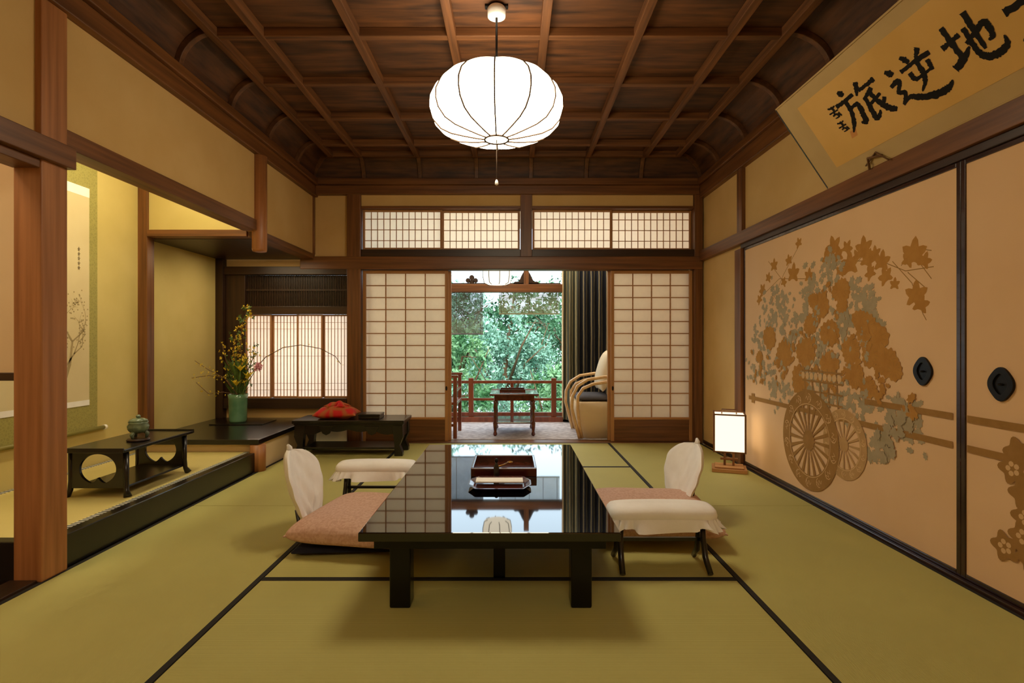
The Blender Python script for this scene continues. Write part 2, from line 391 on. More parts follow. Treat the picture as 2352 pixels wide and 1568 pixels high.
class Paint:
    def __init__(s): s.mb=MB()
    def poly(s, pts, m):
        pcount[0]+=1; X=1.7995-pcount[0]*.0000025
        k=len(s.mb.v)
        s.mb.v += [(X,a,b) for a,b in pts]; s.mb.face(range(k,k+len(pts)),m)
    def maple(s,x,y,r,rot,m):
        cy,cz=WP(x,y); pts=[]
        L=[1,.58,.95,.54,.8,.36,.3,.36,.8,.54,.95,.58]
        n=len(L)
        for i,l in enumerate(L):
            a=PI/2+2*PI*i/n+rot; 
            if l>.6:
                pts.append((cy+r*l*.85*math.cos(a-.24),cz+r*l*.85*math.sin(a-.24)))
                pts.append((cy+r*l*1.05*math.cos(a),cz+r*l*1.05*math.sin(a)))
                pts.append((cy+r*l*.85*math.cos(a+.24),cz+r*l*.85*math.sin(a+.24)))
            else: pts.append((cy+r*l*math.cos(a),cz+r*l*math.sin(a)))
        s.poly(pts,m)
    def kiku(s,x,y,r,m,lob=11):
        cy,cz=WP(x,y); ph=x*.7
        s.poly([(cy+r*(1+.07*math.cos(lob*t*PI/36)+.08*math.sin(2*t*PI/36+ph)+.05*math.sin(3*t*PI/36+y))*math.cos(t*PI/36),cz+r*(.9+.07*math.cos(lob*t*PI/36)+.06*math.sin(3*t*PI/36+ph))*math.sin(t*PI/36)) for t in range(72)],m)
        for q in range(lob):
            a=(q+.5)*2*PI/lob; s.line([(cy+r*.45*math.cos(a),cz+r*.4*math.sin(a)),(cy+r*.85*math.cos(a+.1),cz+r*.75*math.sin(a+.1))],.0016,0)
    def leaf(s,cy,cz,r,rot,m):
        pts=[]
        for t in range(14):
            a=2*PI*t/14; rr=r*(1 if t%2==0 else .66)
            px_,pz_=rr*math.cos(a),rr*.62*math.sin(a)
            pts.append((cy+px_*math.cos(rot)-pz_*math.sin(rot),cz+px_*math.sin(rot)+pz_*math.cos(rot)))
        s.poly(pts,m)
    def line(s,pts,w,m):
        P=[Vector(p) for p in pts]
        for a,b in zip(P[:-1],P[1:]):
            d=(b-a); 
            if d.length<1e-6: continue
            n=Vector((-d.y,d.x)).normalized()*w/2
            s.poly([tuple(a+n),tuple(b+n),tuple(b-n),tuple(a-n)],m)
rnd=random.Random(3)
p1=Paint()
for pts in ([(1905,612),(1950,600),(2020,598),(2080,622),(2145,612)],[(2050,600),(2095,650),(2120,720),(2128,735)],[(1775,690),(1800,630),(1835,565)],[(1740,690),(1790,640),(1870,640)],[(1925,600),(1920,660)],[(2110,600),(2140,640)],[(2085,625),(2125,660)],[(1960,610),(2000,570)],[(1795,640),(1765,600)],[(2070,610),(2100,570),(2140,575)]):
    p1.line([WP(*q) for q in pts],.004,0)
for (x,y,r) in ((1835,560,.045),(1778,612,.06),(1812,600,.05),(1822,632,.085),(1858,636,.06),(1752,668,.06),(1745,690,.05),(1800,650,.045),(1915,572,.085),(1899,598,.06),(1945,572,.055),(1984,575,.08),(1992,600,.07),(1952,612,.09),(2025,605,.07),(2035,638,.06),(2098,588,.09),(2122,602,.05),(2104,682,.08),(2114,702,.06),(1930,625,.05),(2000,630,.05),(1765,640,.05),(2055,655,.04),(1925,590,.06),(1970,590,.05),(2085,600,.05),(2010,585,.05),(1905,585,.06)):
    p1.maple(x,y,r*.95,rnd.uniform(-.6,.6),1)
def cl(x,y,n,sp=24,m=2,r=.030):
    for _ in range(n):
        cy,cz=WP(x+rnd.gauss(0,sp*.5),y+rnd.gauss(0,sp)); p1.leaf(cy,cz,r*rnd.uniform(.6,1.3),rnd.uniform(0,PI),m)
for (x,y) in ((1770,690),(1765,730),(1860,665),(1905,645),(1800,700),(2005,710),(1750,770),(1830,720),(1880,790),(1960,700),(1760,850),(1770,890),(1800,905),(1880,880),(1940,920),(1990,935),(2060,950),(2090,975),(2030,1000),(2010,1030),(1745,830),(1985,690),(1910,620),(2100,950),(1850,690),(1790,740),(1810,770),(1930,740),(1900,900),(1850,900)):
    cl(x,y,20,26)
for (x,y,r) in ((1885,700,.085),(1932,668,.075),(1862,745,.07),(1905,765,.085),(1990,752,.085),(2015,778,.08),(1955,805,.08),(2038,832,.08),(1768,775,.09),(1800,815,.10),(1850,808,.10),(1905,835,.085),(1965,862,.075),(1838,872,.10),(1995,890,.06),(2055,850,.055),(1745,820,.05),(1868,690,.05),(1975,735,.06),(2000,815,.07),(1935,700,.05)):
    p1.kiku(x,y,r,1,rnd.choice((11,13,15)))
for (x,y) in ((1820,760),(1880,800),(1950,770),(1930,880),(1790,860),(1860,850),(2070,935),(1975,905),(2085,960),(1915,800),(1985,790),(1880,735)): cl(x,y,8,20,r=.026)
for (x,y) in ((1800,850),(1900,870),(1960,840),(1750,860),(1920,740),(1860,780),(2020,850),(1820,800),(1890,690),(1990,770)): cl(x,y,14,24,1,.026)
p1.line([(4.02,.535),(2.16,.535)],.028,0); p1.line([(2.7,.652),(2.16,.652)],.028,0)
p1.line([(3.95,.50),(3.95,.57)],.05,0)
for z in (.60,.66,.72,.78): p1.line([(3.28,z),(2.88,z)],.010,0)
for k in range(5): p1.line([(3.24-k*.08,.58),(3.26-k*.08,.80)],.010,0)
for k in range(9): 
    a=3.27-k*.045; p1.poly([(a+.02*math.cos(t*PI/4),.75+.022*math.sin(t*PI/4)) for t in range(8)],3)
def wheel(cy,cz,R,sp=18,m=0):
    N=64
    ringo=lambda r:[(cy+r*math.cos(2*PI*t/N),cz+r*math.sin(2*PI*t/N)) for t in range(N)]
    a,b=ringo(R),ringo(R*.70)
    for t in range(N):
        q=(t+1)%N; p1.poly([a[t],a[q],b[q],b[t]],m)
    for k in range(sp):
        t=2*PI*k/sp
        p1.poly([(cy+R*.18*math.cos(t-.08),cz+R*.18*math.sin(t-.08)),(cy+R*.71*math.cos(t-.055),cz+R*.71*math.sin(t-.055)),(cy+R*.71*math.cos(t+.055),cz+R*.71*math.sin(t+.055)),(cy+R*.18*math.cos(t+.08),cz+R*.18*math.sin(t+.08))],m)
    p1.poly(ringo(R*.2),m)
    p1.line(ringo(R*.73)+[ringo(R*.73)[0]],.004,3)
    for k in range(14):
        t=2*PI*(k+.5)/14; rr=R*.85; c0,c1=cy+rr*math.cos(t),cz+rr*math.sin(t)
        p1.line([(c0+R*.09*math.cos(t+u),c1+R*.09*math.sin(t+u)) for u in [x*PI/5 for x in range(6)]],.004,3)
        p1.line([(c0-R*.1*math.sin(t)*u+R*.05*math.sin(u*9)*math.cos(t),c1+R*.1*math.cos(t)*u+R*.05*math.sin(u*9)*math.sin(t)) for u in [-1,-.6,-.2,.2,.6,1]],.003,3)
wheel(2.87,.40,.19,16,4); wheel(3.21,.36,.30,20,0)
for (x,y) in ((2040,1010),(2080,960),(2060,990)): cl(x,y,12,18)
cl(2020,900,6,14,1,.03); cl(2095,940,6,14,1,.03)
p1.mb.build('painting',[BROWN,GOLD,GREY,LINEP,FAINT],d1)
p2=Paint()
p2.line([(2.09,.535),(1.3,.535)],.028,0); p2.line([(2.09,.652),(1.3,.652)],.028,0)
for (a,b) in ((1.90,.5),(1.86,.42),(1.85,.34),(1.86,.27),(1.93,.21),(1.83,.2),(1.8,.45),(1.78,.3),(1.88,.56)):
    p2.poly([(a+.05*(1+.2*math.cos(5*t))*math.cos(t),b+.05*(1+.2*math.cos(5*t))*math.sin(t)) for t in [q*PI/20 for q in range(40)]],0)
for (a,b) in ((1.90,.5),(1.86,.27),(1.93,.21),(1.85,.34)):
    for q in range(5):
        t=q*2*PI/5; p2.poly([(a+.018*math.cos(t)+.01*math.cos(u),b+.018*math.sin(t)+.01*math.sin(u)) for u in [k*PI/4 for k in range(8)]],3)
p2.mb.build('painting',[BROWN,GOLD,GREY,LINEP],d2)
def pull(cy,cz,par):
    mb=MB()
    def outline(r1,r2): return [(cy+r1*(1+.05*math.cos(4*t))*math.cos(t), cz+r2*(1+.05*math.cos(4*t))*math.sin(t)) for t in [q*2*PI/40 for q in range(40)]]
    o,i=outline(.050,.060),outline(.028,.036)
    mb.ring_plate(o,i,'x',1.790,1.80); mb.prism(outline(.029,.037),'x',1.796,1.799)
    mb.lathe([(.008,-.004),(.012,0),(.004,.004)],(1.794,cy,cz),12)
    mb.build('door_pull',IRON,par,.002)
pull(2.315,.827,d1); pull(1.945,.80,d2)
# ceiling ---------------------------------------------------------
ZC=2.70; XL,XR,YA,YB=-1.66,1.52,-1.30,4.86
ce=MB().box(XL-.03,XR+.03,YA-.03,YB+.03,ZC,ZC+.03).build('ceiling',CP,None,0,kind='structure')
XS=[-1.66,-1.40,-.87,-.335,.18,.70,1.22,1.52]; YS=[4.86,4.59,4.05,3.51,2.96,2.41,1.87,1.33,.79,.25,-.29,-.83,-1.30]
for x in XS: MB().box(x-.024,x+.024,YA,YB,ZC-.056,ZC).build('ceiling_beam',WC[1],ce,.004)
for y in YS: MB().box(XL,XR,y-.022,y+.022,ZC-.050,ZC).build('ceiling_beam',WC[0],ce,.004)
OX0,OX1,OY0,OY1=-1.88,1.80,-1.6,5.04
def cove(t):
    a=t*PI/2; return 1-math.cos(a), math.sin(a)
mb=MB(); rings=[]
for i in range(9):
    h_,v_=cove(i/8); z=2.485+.225*v_
    x0=OX0+(XL-OX0)*h_; x1=OX1+(XR-OX1)*h_; y0=OY0+(YA-OY0)*h_; y1=OY1+(YB-OY1)*h_
    rings.append([(x0,y0,z),(x1,y0,z),(x1,y1,z),(x0,y1,z)])
mb.loft(rings,0,True,False,False); 
CK=M('cove_board',(58,32,15),(98,58,28),.6,(4,4,30),5,.1)
cv=mb.build('ceiling_cove',CK,None,0,kind='structure')
WV=M('cove_rib_wood',(78,46,22),(112,70,36),.5,(20,20,20),4)
def rib(f):
    MB().tube([f(i/10) for i in range(11)],.025,4,0,PI/4,False).build('cove_rib',WV,cv,.003)
for y in YS[1:-1]:
    rib(lambda t:(OX0+.012+(XL-OX0)*cove(t)[0],y,2.47+.225*cove(t)[1])); rib(lambda t:(OX1-.012+(XR-OX1)*cove(t)[0],y,2.47+.225*cove(t)[1]))
for x in XS[1:-1]: rib(lambda t:(x,OY1-.012+(YB-OY1)*cove(t)[0],2.47+.225*cove(t)[1]))
rib(lambda t:(OX0+(XL-OX0)*cove(t)[0],OY1+(YB-OY1)*cove(t)[0],2.47+.225*cove(t)[1]))
rib(lambda t:(OX1+(XR-OX1)*cove(t)[0],OY1+(YB-OY1)*cove(t)[0],2.47+.225*cove(t)[1]))
trim([(-1.96,-1.85,-1.6,5.1,2.33,2.43),(-1.96,-1.825,-1.6,5.1,2.43,2.49)], WD[1],.006)
trim([(1.77,1.9,-1.6,5.1,2.31,2.43),(1.745,1.9,-1.6,5.1,2.43,2.49)], WD[1],.006)
trim([(-1.85,1.77,4.99,5.12,2.345,2.43),(-1.825,1.745,4.965,5.12,2.43,2.49)], WD[0],.006)

# ================================================================ PENDANT LAMP
px,py=-.08,2.75
LG=glow('lit_paper',(1.0,.85,.60),10.0,(2.12,2.33,17.0,3.5))
t=thing('pendant_lamp','large lobed white paper pendant lamp glowing above the black table','lamp',(px,py,2.0))
prof=[(.16,2.325),(.215,2.318),(.275,2.29),(.32,2.245),(.343,2.195),(.345,2.15),(.332,2.105),(.295,2.065),(.24,2.04),(.17,2.025),(.11,2.014),(.064,2.008)]
shd=MB().lathe(prof,(px,py,0),144,0,12,.032,caps=False).build('shade',LG,t)
LT=M('lamp_rib_wood',(60,38,14),(70,46,18),.7)
for k in range(12):
    a=2*PI*k/12
    MB().tube([(px+(r*.968+.003)*math.cos(a),py+(r*.968+.003)*math.sin(a),z-(.003 if r<.3 and z<2.1 else 0)) for r,z in prof],.0042,6).build('rib',LT,shd)
MB().tube([(px+.062*math.cos(q*PI/16),py+.062*math.sin(q*PI/16),2.003) for q in range(33)],.0045,6).build('bottom_ring',LT,t)
MB().lathe([(.0,0),(.056,0),(.056,.004)],(px,py,2.006),24).build('bottom_disc',glow('lit_disc',(1,.85,.6),2),t)
MB().tube([(px+.15*math.cos(q*PI/16),py+.15*math.sin(q*PI/16),2.33) for q in range(33)],.006,6).build('top_ring',LT,t)
MB().tube([(px,py,2.30),(px,py,2.635)],.006,8).build('cord',IRON,t)
cc=MB().lathe([(.03,2.635),(.046,2.64),(.048,2.68),(.04,2.69)],(px,py,0),24).build('ceiling_cap',WHT,t)
MB().box(px-.06,px+.06,py-.015,py+.015,2.688,2.70).build('ceiling_hook',IRON,t)
pc=MB().tube([(px,py-.005,2.0),(px,py-.005,1.79)],.0018,6).build('pull_cord',LT,t)
MB().lathe([(.003,1.765),(.009,1.77),(.008,1.785),(.003,1.795)],(px,py-.005,0),10).build('pull_knob',WHT,pc)

# ================================================================ MAIN TABLE
TX=-.078
t=thing('low_dining_table','large glossy black lacquered low table in the middle of the tatami room','table',(TX,2.6,0))
MB().box(TX-.452,TX+.452,1.82,3.38,.268,.30).build('tabletop',LAC,t,.004)
for d in ((TX-.41,TX+.41,1.87,1.895,.225,.267),(TX-.41,TX+.41,3.3,3.325,.225,.267),(TX-.41,TX-.385,1.895,3.3,.225,.267),(TX+.385,TX+.41,1.895,3.3,.225,.267)):
    MB().box(*d).build('apron',LACB,t,.002)
for x in (TX-.362,TX+.290):
    for y in (1.90,3.22): MB().box(x+.0,x+.075,y,y+.075,.0,.267).build('leg',LACB,t,.006)
MB().box(-.075,-.028,2.14,2.2,0,.267).build('center_leg',LACB,t,.003)
t=thing('lacquer_box','rectangular red-brown lacquered box open on the far part of the black table','box',(-.045,2.72,.30))
MB().box(-.19,.11,2.58,2.86,.3005,.306).build('base',REDL,t,.002)
for d in ((-.2,.12,2.57,2.582,.3005,.343),(-.2,.12,2.86,2.872,.3005,.343),(-.2,-.188,2.582,2.86,.3005,.343),(.108,.12,2.582,2.86,.3005,.343)):
    MB().box(*d).build('wall',REDL,t,.003)
t=thing('octagonal_tray','octagonal dark red lacquer tray holding a white card on the black table','tray',(-.05,2.4,.30))
def octo(cx,cy,rx,ry,z,k=.35): 
    return [(cx-rx,cy-ry*k,z),(cx-rx*(1-.25),cy-ry,z),(cx+rx*(1-.25),cy-ry,z),(cx+rx,cy-ry*k,z),(cx+rx,cy+ry*k,z),(cx+rx*.75,cy+ry,z),(cx-rx*.75,cy+ry,z),(cx-rx,cy+ry*k,z)]
MB().loft([octo(-.055,2.41,.115,.085,.3005),octo(-.055,2.41,.142,.112,.318),octo(-.055,2.41,.136,.106,.318),octo(-.055,2.41,.11,.08,.306)],sm=False).build('tray_body',REDL,t,.001)
tag(MB().box(-.165,.05,2.395,2.47,.3185,.3235).build('card_stack',M('bright_card',(252,250,248),(255,253,250),.9),None,.001),'white card lying across the octagonal tray','card')
t=thing('small_bottle','slim black bottle standing between the tray and the lacquer box','bottle',(-.075,2.548,.30))
MB().lathe([(.012,.3005),(.014,.31),(.013,.355),(.006,.368),(.006,.378)],(-.075,2.548,0),14).build('body',LACR,t)
MB().lathe([(.008,.378),(.008,.392),(.003,.395)],(-.075,2.548,0),12).build('cap',IRON,t)
t=thing('bottle_opener','brass and black bottle opener lying across the lacquer box','opener',(-.03,2.66,.306))
MB().tube([(-.07,2.57,.350),(-.045,2.60,.351),(-.02,2.64,.353)],.004,8).build('handle',BRASS,t)
MB().tube([(-.01+.012*math.cos(q*PI/8),2.655+.012*math.sin(q*PI/8),.353) for q in range(17)],.003,6).build('head',BRASS,t)

# ================================================================ FLOOR CHAIRS, CUSHIONS, ARMRESTS
def floor_chair(loc,rz,label,seed=0,hh=.335):
    t=thing('floor_chair',label,'floor chair',loc,rz,'legless chairs at the black table')
    MB().loft([[(-.24,-.26,.004),(.22,-.24,.004),(.22,.24,.004),(-.24,.26,.004)],[(-.27,-.29,.018),(.24,-.27,.018),(.24,.27,.018),(-.27,.29,.018)],[(-.25,-.27,.032),(.23,-.25,.032),(.23,.25,.032),(-.25,.27,.032)]],sm=False).build('seat',NAVY,t,.006,local=True)
    for s in (-1,1):
        MB().tube([(-.2,s*.12,.03),(-.26,s*.12,.035),(-.285,s*.12,.07),(-.30,s*.12,.16)],.009,6).build('support',LACR,t,local=True)
    mb=MB(); n,mv=20,24; rs=random.Random(seed)
    ph=[rs.uniform(0,6) for _ in range(4)]
    for side in (1,-1):
        k=len(mb.v)
        for j in range(mv+1):
            q=j/mv
            if q<.6: w_=.115+.085*math.sin(q/.6*PI/2)
            else: w_=.20*math.sqrt(max(0,1-((q-.6)/.4)**2.2))
            w_=max(w_,.02)
            z=.085+hh*q
            for i in range(n+1):
                u=-1+2*i/n
                th=.024*math.sqrt(max(0,1-abs(u)**3))*(1-.5*abs(2*q-1)**4)
                wr=(.006*math.sin(u*9+q*13+ph[0])+.005*math.sin(u*17-q*9+ph[1]))*(1-u*u)*(1.3-q)
                x=-.285-.095*q+.05*u*u*(w_/.2)+side*th+wr*side
                mb.v.append((x,u*w_*(1+.02*math.sin(q*22+ph[2])),z+(.014*math.sin(u*14+ph[3]) if j==0 else 0)))
        for j in range(mv):
            for i in range(n):
                a=k+j*(n+1)+i; qd=(a,a+1,a+n+2,a+n+1); mb.face(qd if side>0 else qd[::-1],0,True)
    bc=mb.build('backrest_cover',WHT,t,local=True)
    zt=.085+hh
    MB().tube([(-.38,0,zt-.01),(-.382,.008,zt+.01),(-.385,-.006,zt+.025)],[.016,.014,.006],8).build('cover_knot',WHT,bc,local=True)
    return t
floor_chair((-.725,2.64,0),.03,'floor chair with white covered backrest on the left side of the black table',1)
floor_chair((.645,2.88,0),PI+.14,'floor chair with white covered backrest on the right side of the black table',5,.31)
def cushion(c,s,rz,label):
    t=thing('floor_cushion',label,'cushion',(c[0],c[1],c[2]),rz,'pink seat cushions')
    MB().pillow((0,0,0),s,s,.135,34,0,.02,.8,4,.005,ex=.33,rc=.035).build('cushion_cover',PINK,t,local=True)
    for a in (-1,1):
        for b in (-1,1):
            MB().tube([(a*s*.475,b*s*.475,0),(a*s*.492,b*s*.492,-.004)],[.007,.003],6).build('corner_tassel',PINK,t,local=True)
    return t
cushion((-.68,2.60,.09),.60,-.17,'pink patterned square cushion on the left floor chair')
cushion((.70,2.70,.09),.60,-.08,'pink patterned square cushion on the right floor chair')
def armrest(c,label,rz=0):
    t=thing('armrest',label,'armrest',(c[0],c[1],0),rz,'freestanding padded armrests')
    L,W=.225,.082
    def ring(sx,sy,z,ruf=0,N=128,ph=0):
        pts=[]
        for q in range(N):
            a=2*PI*q/N; ca,sa=math.cos(a),math.sin(a)
            x=math.copysign(abs(ca)**.35,ca)*sx; y=math.copysign(abs(sa)**.5,sa)*sy
            y+= -.35*(x*x)+.008
            k=1+ruf*math.sin(a*26+ph)+ruf*.6*math.sin(a*15+1)
            pts.append((x*(1+(k-1)*.5),y*k,z+ruf*.08*math.sin(a*9)))
        return pts
    mb=MB(); mb.loft([ring(L*.9,W*.85,.205),ring(L,W,.215),ring(L*1.01,W*1.03,.238),ring(L*.99,W,.254),ring(L*.95,W*.88,.265),ring(L*.82,W*.6,.271),ring(L*.5,W*.3,.273)])
    pd=mb.build('pad',WHT,t,local=True)
    MB().loft([ring(L*1.0,W*1.02,.226),ring(L*1.03,W*1.1,.208,.05),ring(L*1.06,W*1.18,.184,.13,ph=.5)],caps=False).build('frilled_cover',WHT,pd,local=True)
    for x in (-.17,.17):
        for s in (-1,1):
            MB().tube([(x,s*.02,.205),(x*1.02,s*.03,.13),(x*1.03,s*.05,.06),(x*1.05,s*.10,.012)],[.014,.012,.013,.012],8).build('leg',LACR,t,local=True)
    MB().bar((-.17,0,.12),(.17,0,.12),.014).build('stretcher',LACR,t,local=True)
armrest((.628,2.25),'white frilled padded armrest on black legs beside the right floor chair')
armrest((-.775,3.05),'white frilled padded armrest behind the cushion of the left floor chair')

# ================================================================ FLOOR LANTERN
lx,ly=1.61,3.93
t=thing('floor_lantern','square wood and paper floor lantern glowing beside the painted sliding door','lamp',(lx,ly,0),-.35)
MB().box(-.12,.12,-.09,.09,0,.028).box(-.1,.1,-.075,.075,.028,.04).build('base',WL[0],t,.004,local=True)
for x in (-.03,.03): MB().box(x-.008,x+.008,-.01,.01,.04,.17).build('post',WD[2],t,.001,local=True)
MB().box(-.06,.06,-.012,.012,.08,.095).build('stretcher',WD[0],t,local=True)
fr=MB()
for x in (-.105,.105):
    for y in (-.105,.105): fr.box(x-.006,x+.006,y-.006,y+.006,.15,.43)
for z in (.15,.42):
    for q in (-.105,.105):
        fr.box(-.105,.105,q-.005,q+.005,z,z+.01); fr.box(q-.005,q+.005,-.105,.105,z,z+.01)
fr.box(-.105,.105,-.006,.006,.15,.16).build('frame',WD[2],t,.001,local=True)
LP=glow('lantern_paper',(1.0,.82,.56),1.6)
MB().box(-.1,.1,-.1,.1,.16,.42).build('paper_shade',LP,t,local=True)
MB().tube([(-.05,0,.42),(-.05,0,.452),(.05,0,.452),(.05,0,.42)],.005,6).build('handle',WD[0],t,local=True)

# ================================================================ ALCOVE THINGS
t=thing('display_stand','black lacquered display stand with round openings on the alcove mat','stand',(-2.19,3.06,.137))
MB().box(-2.36,-2.02,2.76,3.36,.375,.393).build('top',LACR,t,.004)
MB().box(-2.36,-2.02,2.75,2.762,.377,.402).build('raised_edge',LACR,t,.003)
MB().box(-2.36,-2.02,3.358,3.37,.377,.402).build('raised_edge',LACR,t,.003)
def hole_panel(y):
    N=48; o=[];i=[]
    for q in range(N):
        a=2*PI*q/N; ca,sa=math.cos(a),math.sin(a)
        o.append((-2.19+max(-.145,min(.145,ca*.25)),.278+max(-.097,min(.097,sa*.2))))
        rr=.088; n_=0; aa=a if a<PI else a-2*PI
        if abs(aa+PI/2)<.35: n_=.035*(1-abs(aa+PI/2)/.35)
        i.append((-2.19+(rr*1.1-n_)*ca,.282+(rr*.9-n_)*sa))
    return MB().ring_plate(o,i,'y',y,y+.016)
for y in (2.80,3.30): hole_panel(y).build('end_panel',LACR,t,.002)
for x in (-2.335,-2.045):
    for y in (2.808,3.308):
        s=1 if x>-2.19 else -1; e=1 if y>3 else -1
        MB().tube([(x,y,.375),(x,y,.22),(x+s*.004,y+e*.003,.17),(x+s*.018,y+e*.012,.139)],[.014,.014,.013,.02],8).build('leg',LACR,t)
MB().box(-2.33,-2.05,2.815,3.30,.178,.19).build('lower_shelf',LACR,t,.002)
ix,iy=-2.13,3.02
t=thing('incense_burner','small footed celadon incense burner on a wooden base on the black stand','incense burner',(ix,iy,.393))
MB().lathe([(.03,.3935),(.055,.394),(.058,.40),(.05,.408)],(ix,iy,0),20).build('wooden_base',WK[0],t)
MB().lathe([(.018,.435),(.040,.443),(.052,.46),(.054,.478),(.046,.492),(.050,.500)],(ix,iy,0),24).build('bowl',CELD,t)
for k in range(3):
    a=k*2*PI/3+.4; MB().tube([(ix+.03*math.cos(a),iy+.03*math.sin(a),.45),(ix+.044*math.cos(a),iy+.044*math.sin(a),.43),(ix+.038*math.cos(a),iy+.038*math.sin(a),.409)],[.012,.011,.007],8).build('foot',CELD,t)
ld=MB().lathe([(.048,.500),(.044,.512),(.028,.520),(.012,.523)],(ix,iy,0),20).build('lid',CELD,t)
MB().lathe([(.008,.523),(.013,.530),(.009,.538),(.001,.541)],(ix,iy,0),14).build('lid_knob',CELD,ld)
# hanging scroll
t=thing('hanging_scroll','tall hanging scroll with green brocade mount and faint plum blossom painting','scroll',(-2.785,3.17,.37))
BRO=voro('green_brocade',(168,158,88),(154,146,80),60)
MB().box(-2.786,-2.782,2.78,3.555,.375,2.30).build('mount',BRO,t)
SILK=M('scroll_paper',(216,198,154),(222,206,164),.9,(3,3,3))
sp=MB().box(-2.782,-2.780,2.86,3.485,.54,1.96).build('paper',SILK,t)
MB().box(-2.780,-2.779,2.86,3.485,.54,.575).build('paper_band',WHT,sp)
MB().box(-2.780,-2.779,2.86,3.485,1.90,1.96).build('paper_band',WHT,sp)
MB().tube([(-2.775,2.74,.375),(-2.775,3.60,.375)],.013,12).build('roller',M('olive_rod',(130,120,50),(140,130,60),.5),t)
for y in (2.725,3.60): MB().tube([(-2.775,y,.375),(-2.775,y+.018,.375)],.017,12).build('roller_knob',WHT,t)
INK=M('grey_ink',(164,144,102),(176,156,114),.9); r2=random.Random(8)
ink=MB()
def bran(y,z,a,l,d,w):
    y2=y+math.cos(a)*l; z2=z+math.sin(a)*l
    n=(-math.sin(a)*w/2,math.cos(a)*w/2)
    ink.flat([(-2.7788,y+n[0],z+n[1]),(-2.7788,y2+n[0]*.7,z2+n[1]*.7),(-2.7788,y2-n[0]*.7,z2-n[1]*.7),(-2.7788,y-n[0],z-n[1])])
    if d<=3:
        for k in range(3):
            cy=y2+r2.gauss(0,.018); cz=z2+r2.gauss(0,.018)
            if 2.88<cy<3.47: ink.flat([(-2.7786,cy+.005*math.cos(q*PI/3),cz+.005*math.sin(q*PI/3)) for q in range(6)])
    if d>0:
        for k in (-1,1):
            aa=a+k*.5+r2.uniform(-.35,.35); ll=l*r2.uniform(.65,.9)
            if 2.9<y2+math.cos(aa)*ll<3.46 and z2+math.sin(aa)*ll<1.35: bran(y2,z2,aa,ll,d-1,w*.6)
bran(3.27,.66,1.2,.17,6,.03); bran(3.30,.80,.9,.10,4,.014); bran(3.27,.72,2.2,.12,4,.014)
ink.build('ink_painting',INK,sp)
sg=MB()
for z in (1.55,1.52,1.49,1.46,1.43): 
    sg.flat([(-2.7787,3.39,z),(-2.7787,3.41,z),(-2.7787,3.41,z+.004),(-2.7787,3.39,z+.004)]); sg.flat([(-2.7786,3.398,z-.01),(-2.7786,3.402,z-.01),(-2.7786,3.402,z+.014),(-2.7786,3.398,z+.014)])
    sg.flat([(-2.7787,3.392,z-.009),(-2.7787,3.406,z-.009),(-2.7787,3.406,z-.005),(-2.7787,3.392,z-.005)])
sg.build('ink_inscription',M('dark_ink',(96,80,54),(104,88,60),.9),sp)
# vase and flowers
vx,vy,vz=-2.44,4.72,.242
tag(MB().box(-2.62,-2.16,4.58,4.86,.2345,.2415).build('vase_board',LACR,None,.002),'thin dark lacquer board under the green vase','board')
t=thing('flower_vase','tall celadon green cylindrical vase on the dark alcove board','vase',(vx,vy,vz))
MB().lathe([(.06,.2422),(.07,.245),(.073,.26),(.078,.45),(.084,.49),(.078,.49),(.07,.45),(.066,.27),(.0,.262)],(vx,vy,0),32,caps=False).build('vase_body',CEL,t)
YEL=M('yellow_petal',(214,178,30),(232,204,60),.6,(60,60,60)); GRN=M('stem_green',(64,90,34),(96,122,52),.6,(30,30,30)); BRN=M('twig',(96,68,40),(116,86,54),.8)
PNK=M('pink_petal',(206,130,150),(226,160,176),.6); LYEL=M('lily_petal',(236,206,30),(248,224,70),.5)
rf=random.Random(11)
def blossoms(pts,n,mb,sp=.02,r=.009,lo=.25):
    for _ in range(n):
        f=rf.uniform(lo,1)*(len(pts)-1); i=min(int(f),len(pts)-2); q=f-i
        c=Vector(pts[i]).lerp(Vector(pts[i+1]),q)+Vector((rf.gauss(0,sp),rf.gauss(0,sp),rf.gauss(0,sp)))
        for k in range(4):
            a=k*PI/2+rf.uniform(0,1); d=Vector((math.cos(a),rf.uniform(-.6,.6),math.sin(a))).normalized()*r*rf.uniform(.8,1.6)
            e=d.cross(Vector((rf.uniform(-1,1),1,rf.uniform(-1,1)))).normalized()*r*.5
            mb.flat([c,c+d*.6+e,c+d*1.2,c+d*.6-e])
def FV(x,y,Yd=4.70): s_=F/Yd; return ((x-1176)/s_,Yd,H+(784-y)/s_)
def branch(name,label,cat,px_,nb,mat,sp,r,lo=.25,w=.005,ng=0):
    pts=[(vx,vy,.30)]+[FV(*p) if len(p)==3 else FV(p[0],p[1]) for p in px_]
    t=thing(name,label,cat,(vx,vy,.27),0)
    MB().tube(pts,[w*(1-.5*i/len(pts)) for i in range(len(pts))],6).build('stem',BRN,t)
    mb=MB(); blossoms(pts,nb,mb,sp,r,lo); mb.build('blossoms',mat,t)
    if ng: mb=MB(); blossoms(pts,ng,mb,sp,r*1.3,lo); mb.build('leaves',GRN,t)
branch('flowering_branch','tall upright yellow forsythia branch rising from the green vase','branch',[(547,905),(556,850),(552,780),(558,735),(572,712)],62,YEL,.024,.011,.3,ng=26)
branch('flowering_branch','yellow flowering branch with leaves leaning toward the window lattice from the green vase','branch',[(550,905),(566,860),(582,820),(584,785)],24,YEL,.024,.010,ng=30)
branch('flowering_branch','thin twig spreading low to the left of the green vase','branch',[(545,905,4.65),(515,868,4.6),(480,862,4.55),(440,868,4.5)],24,YEL,.018,.006,.4,.004)
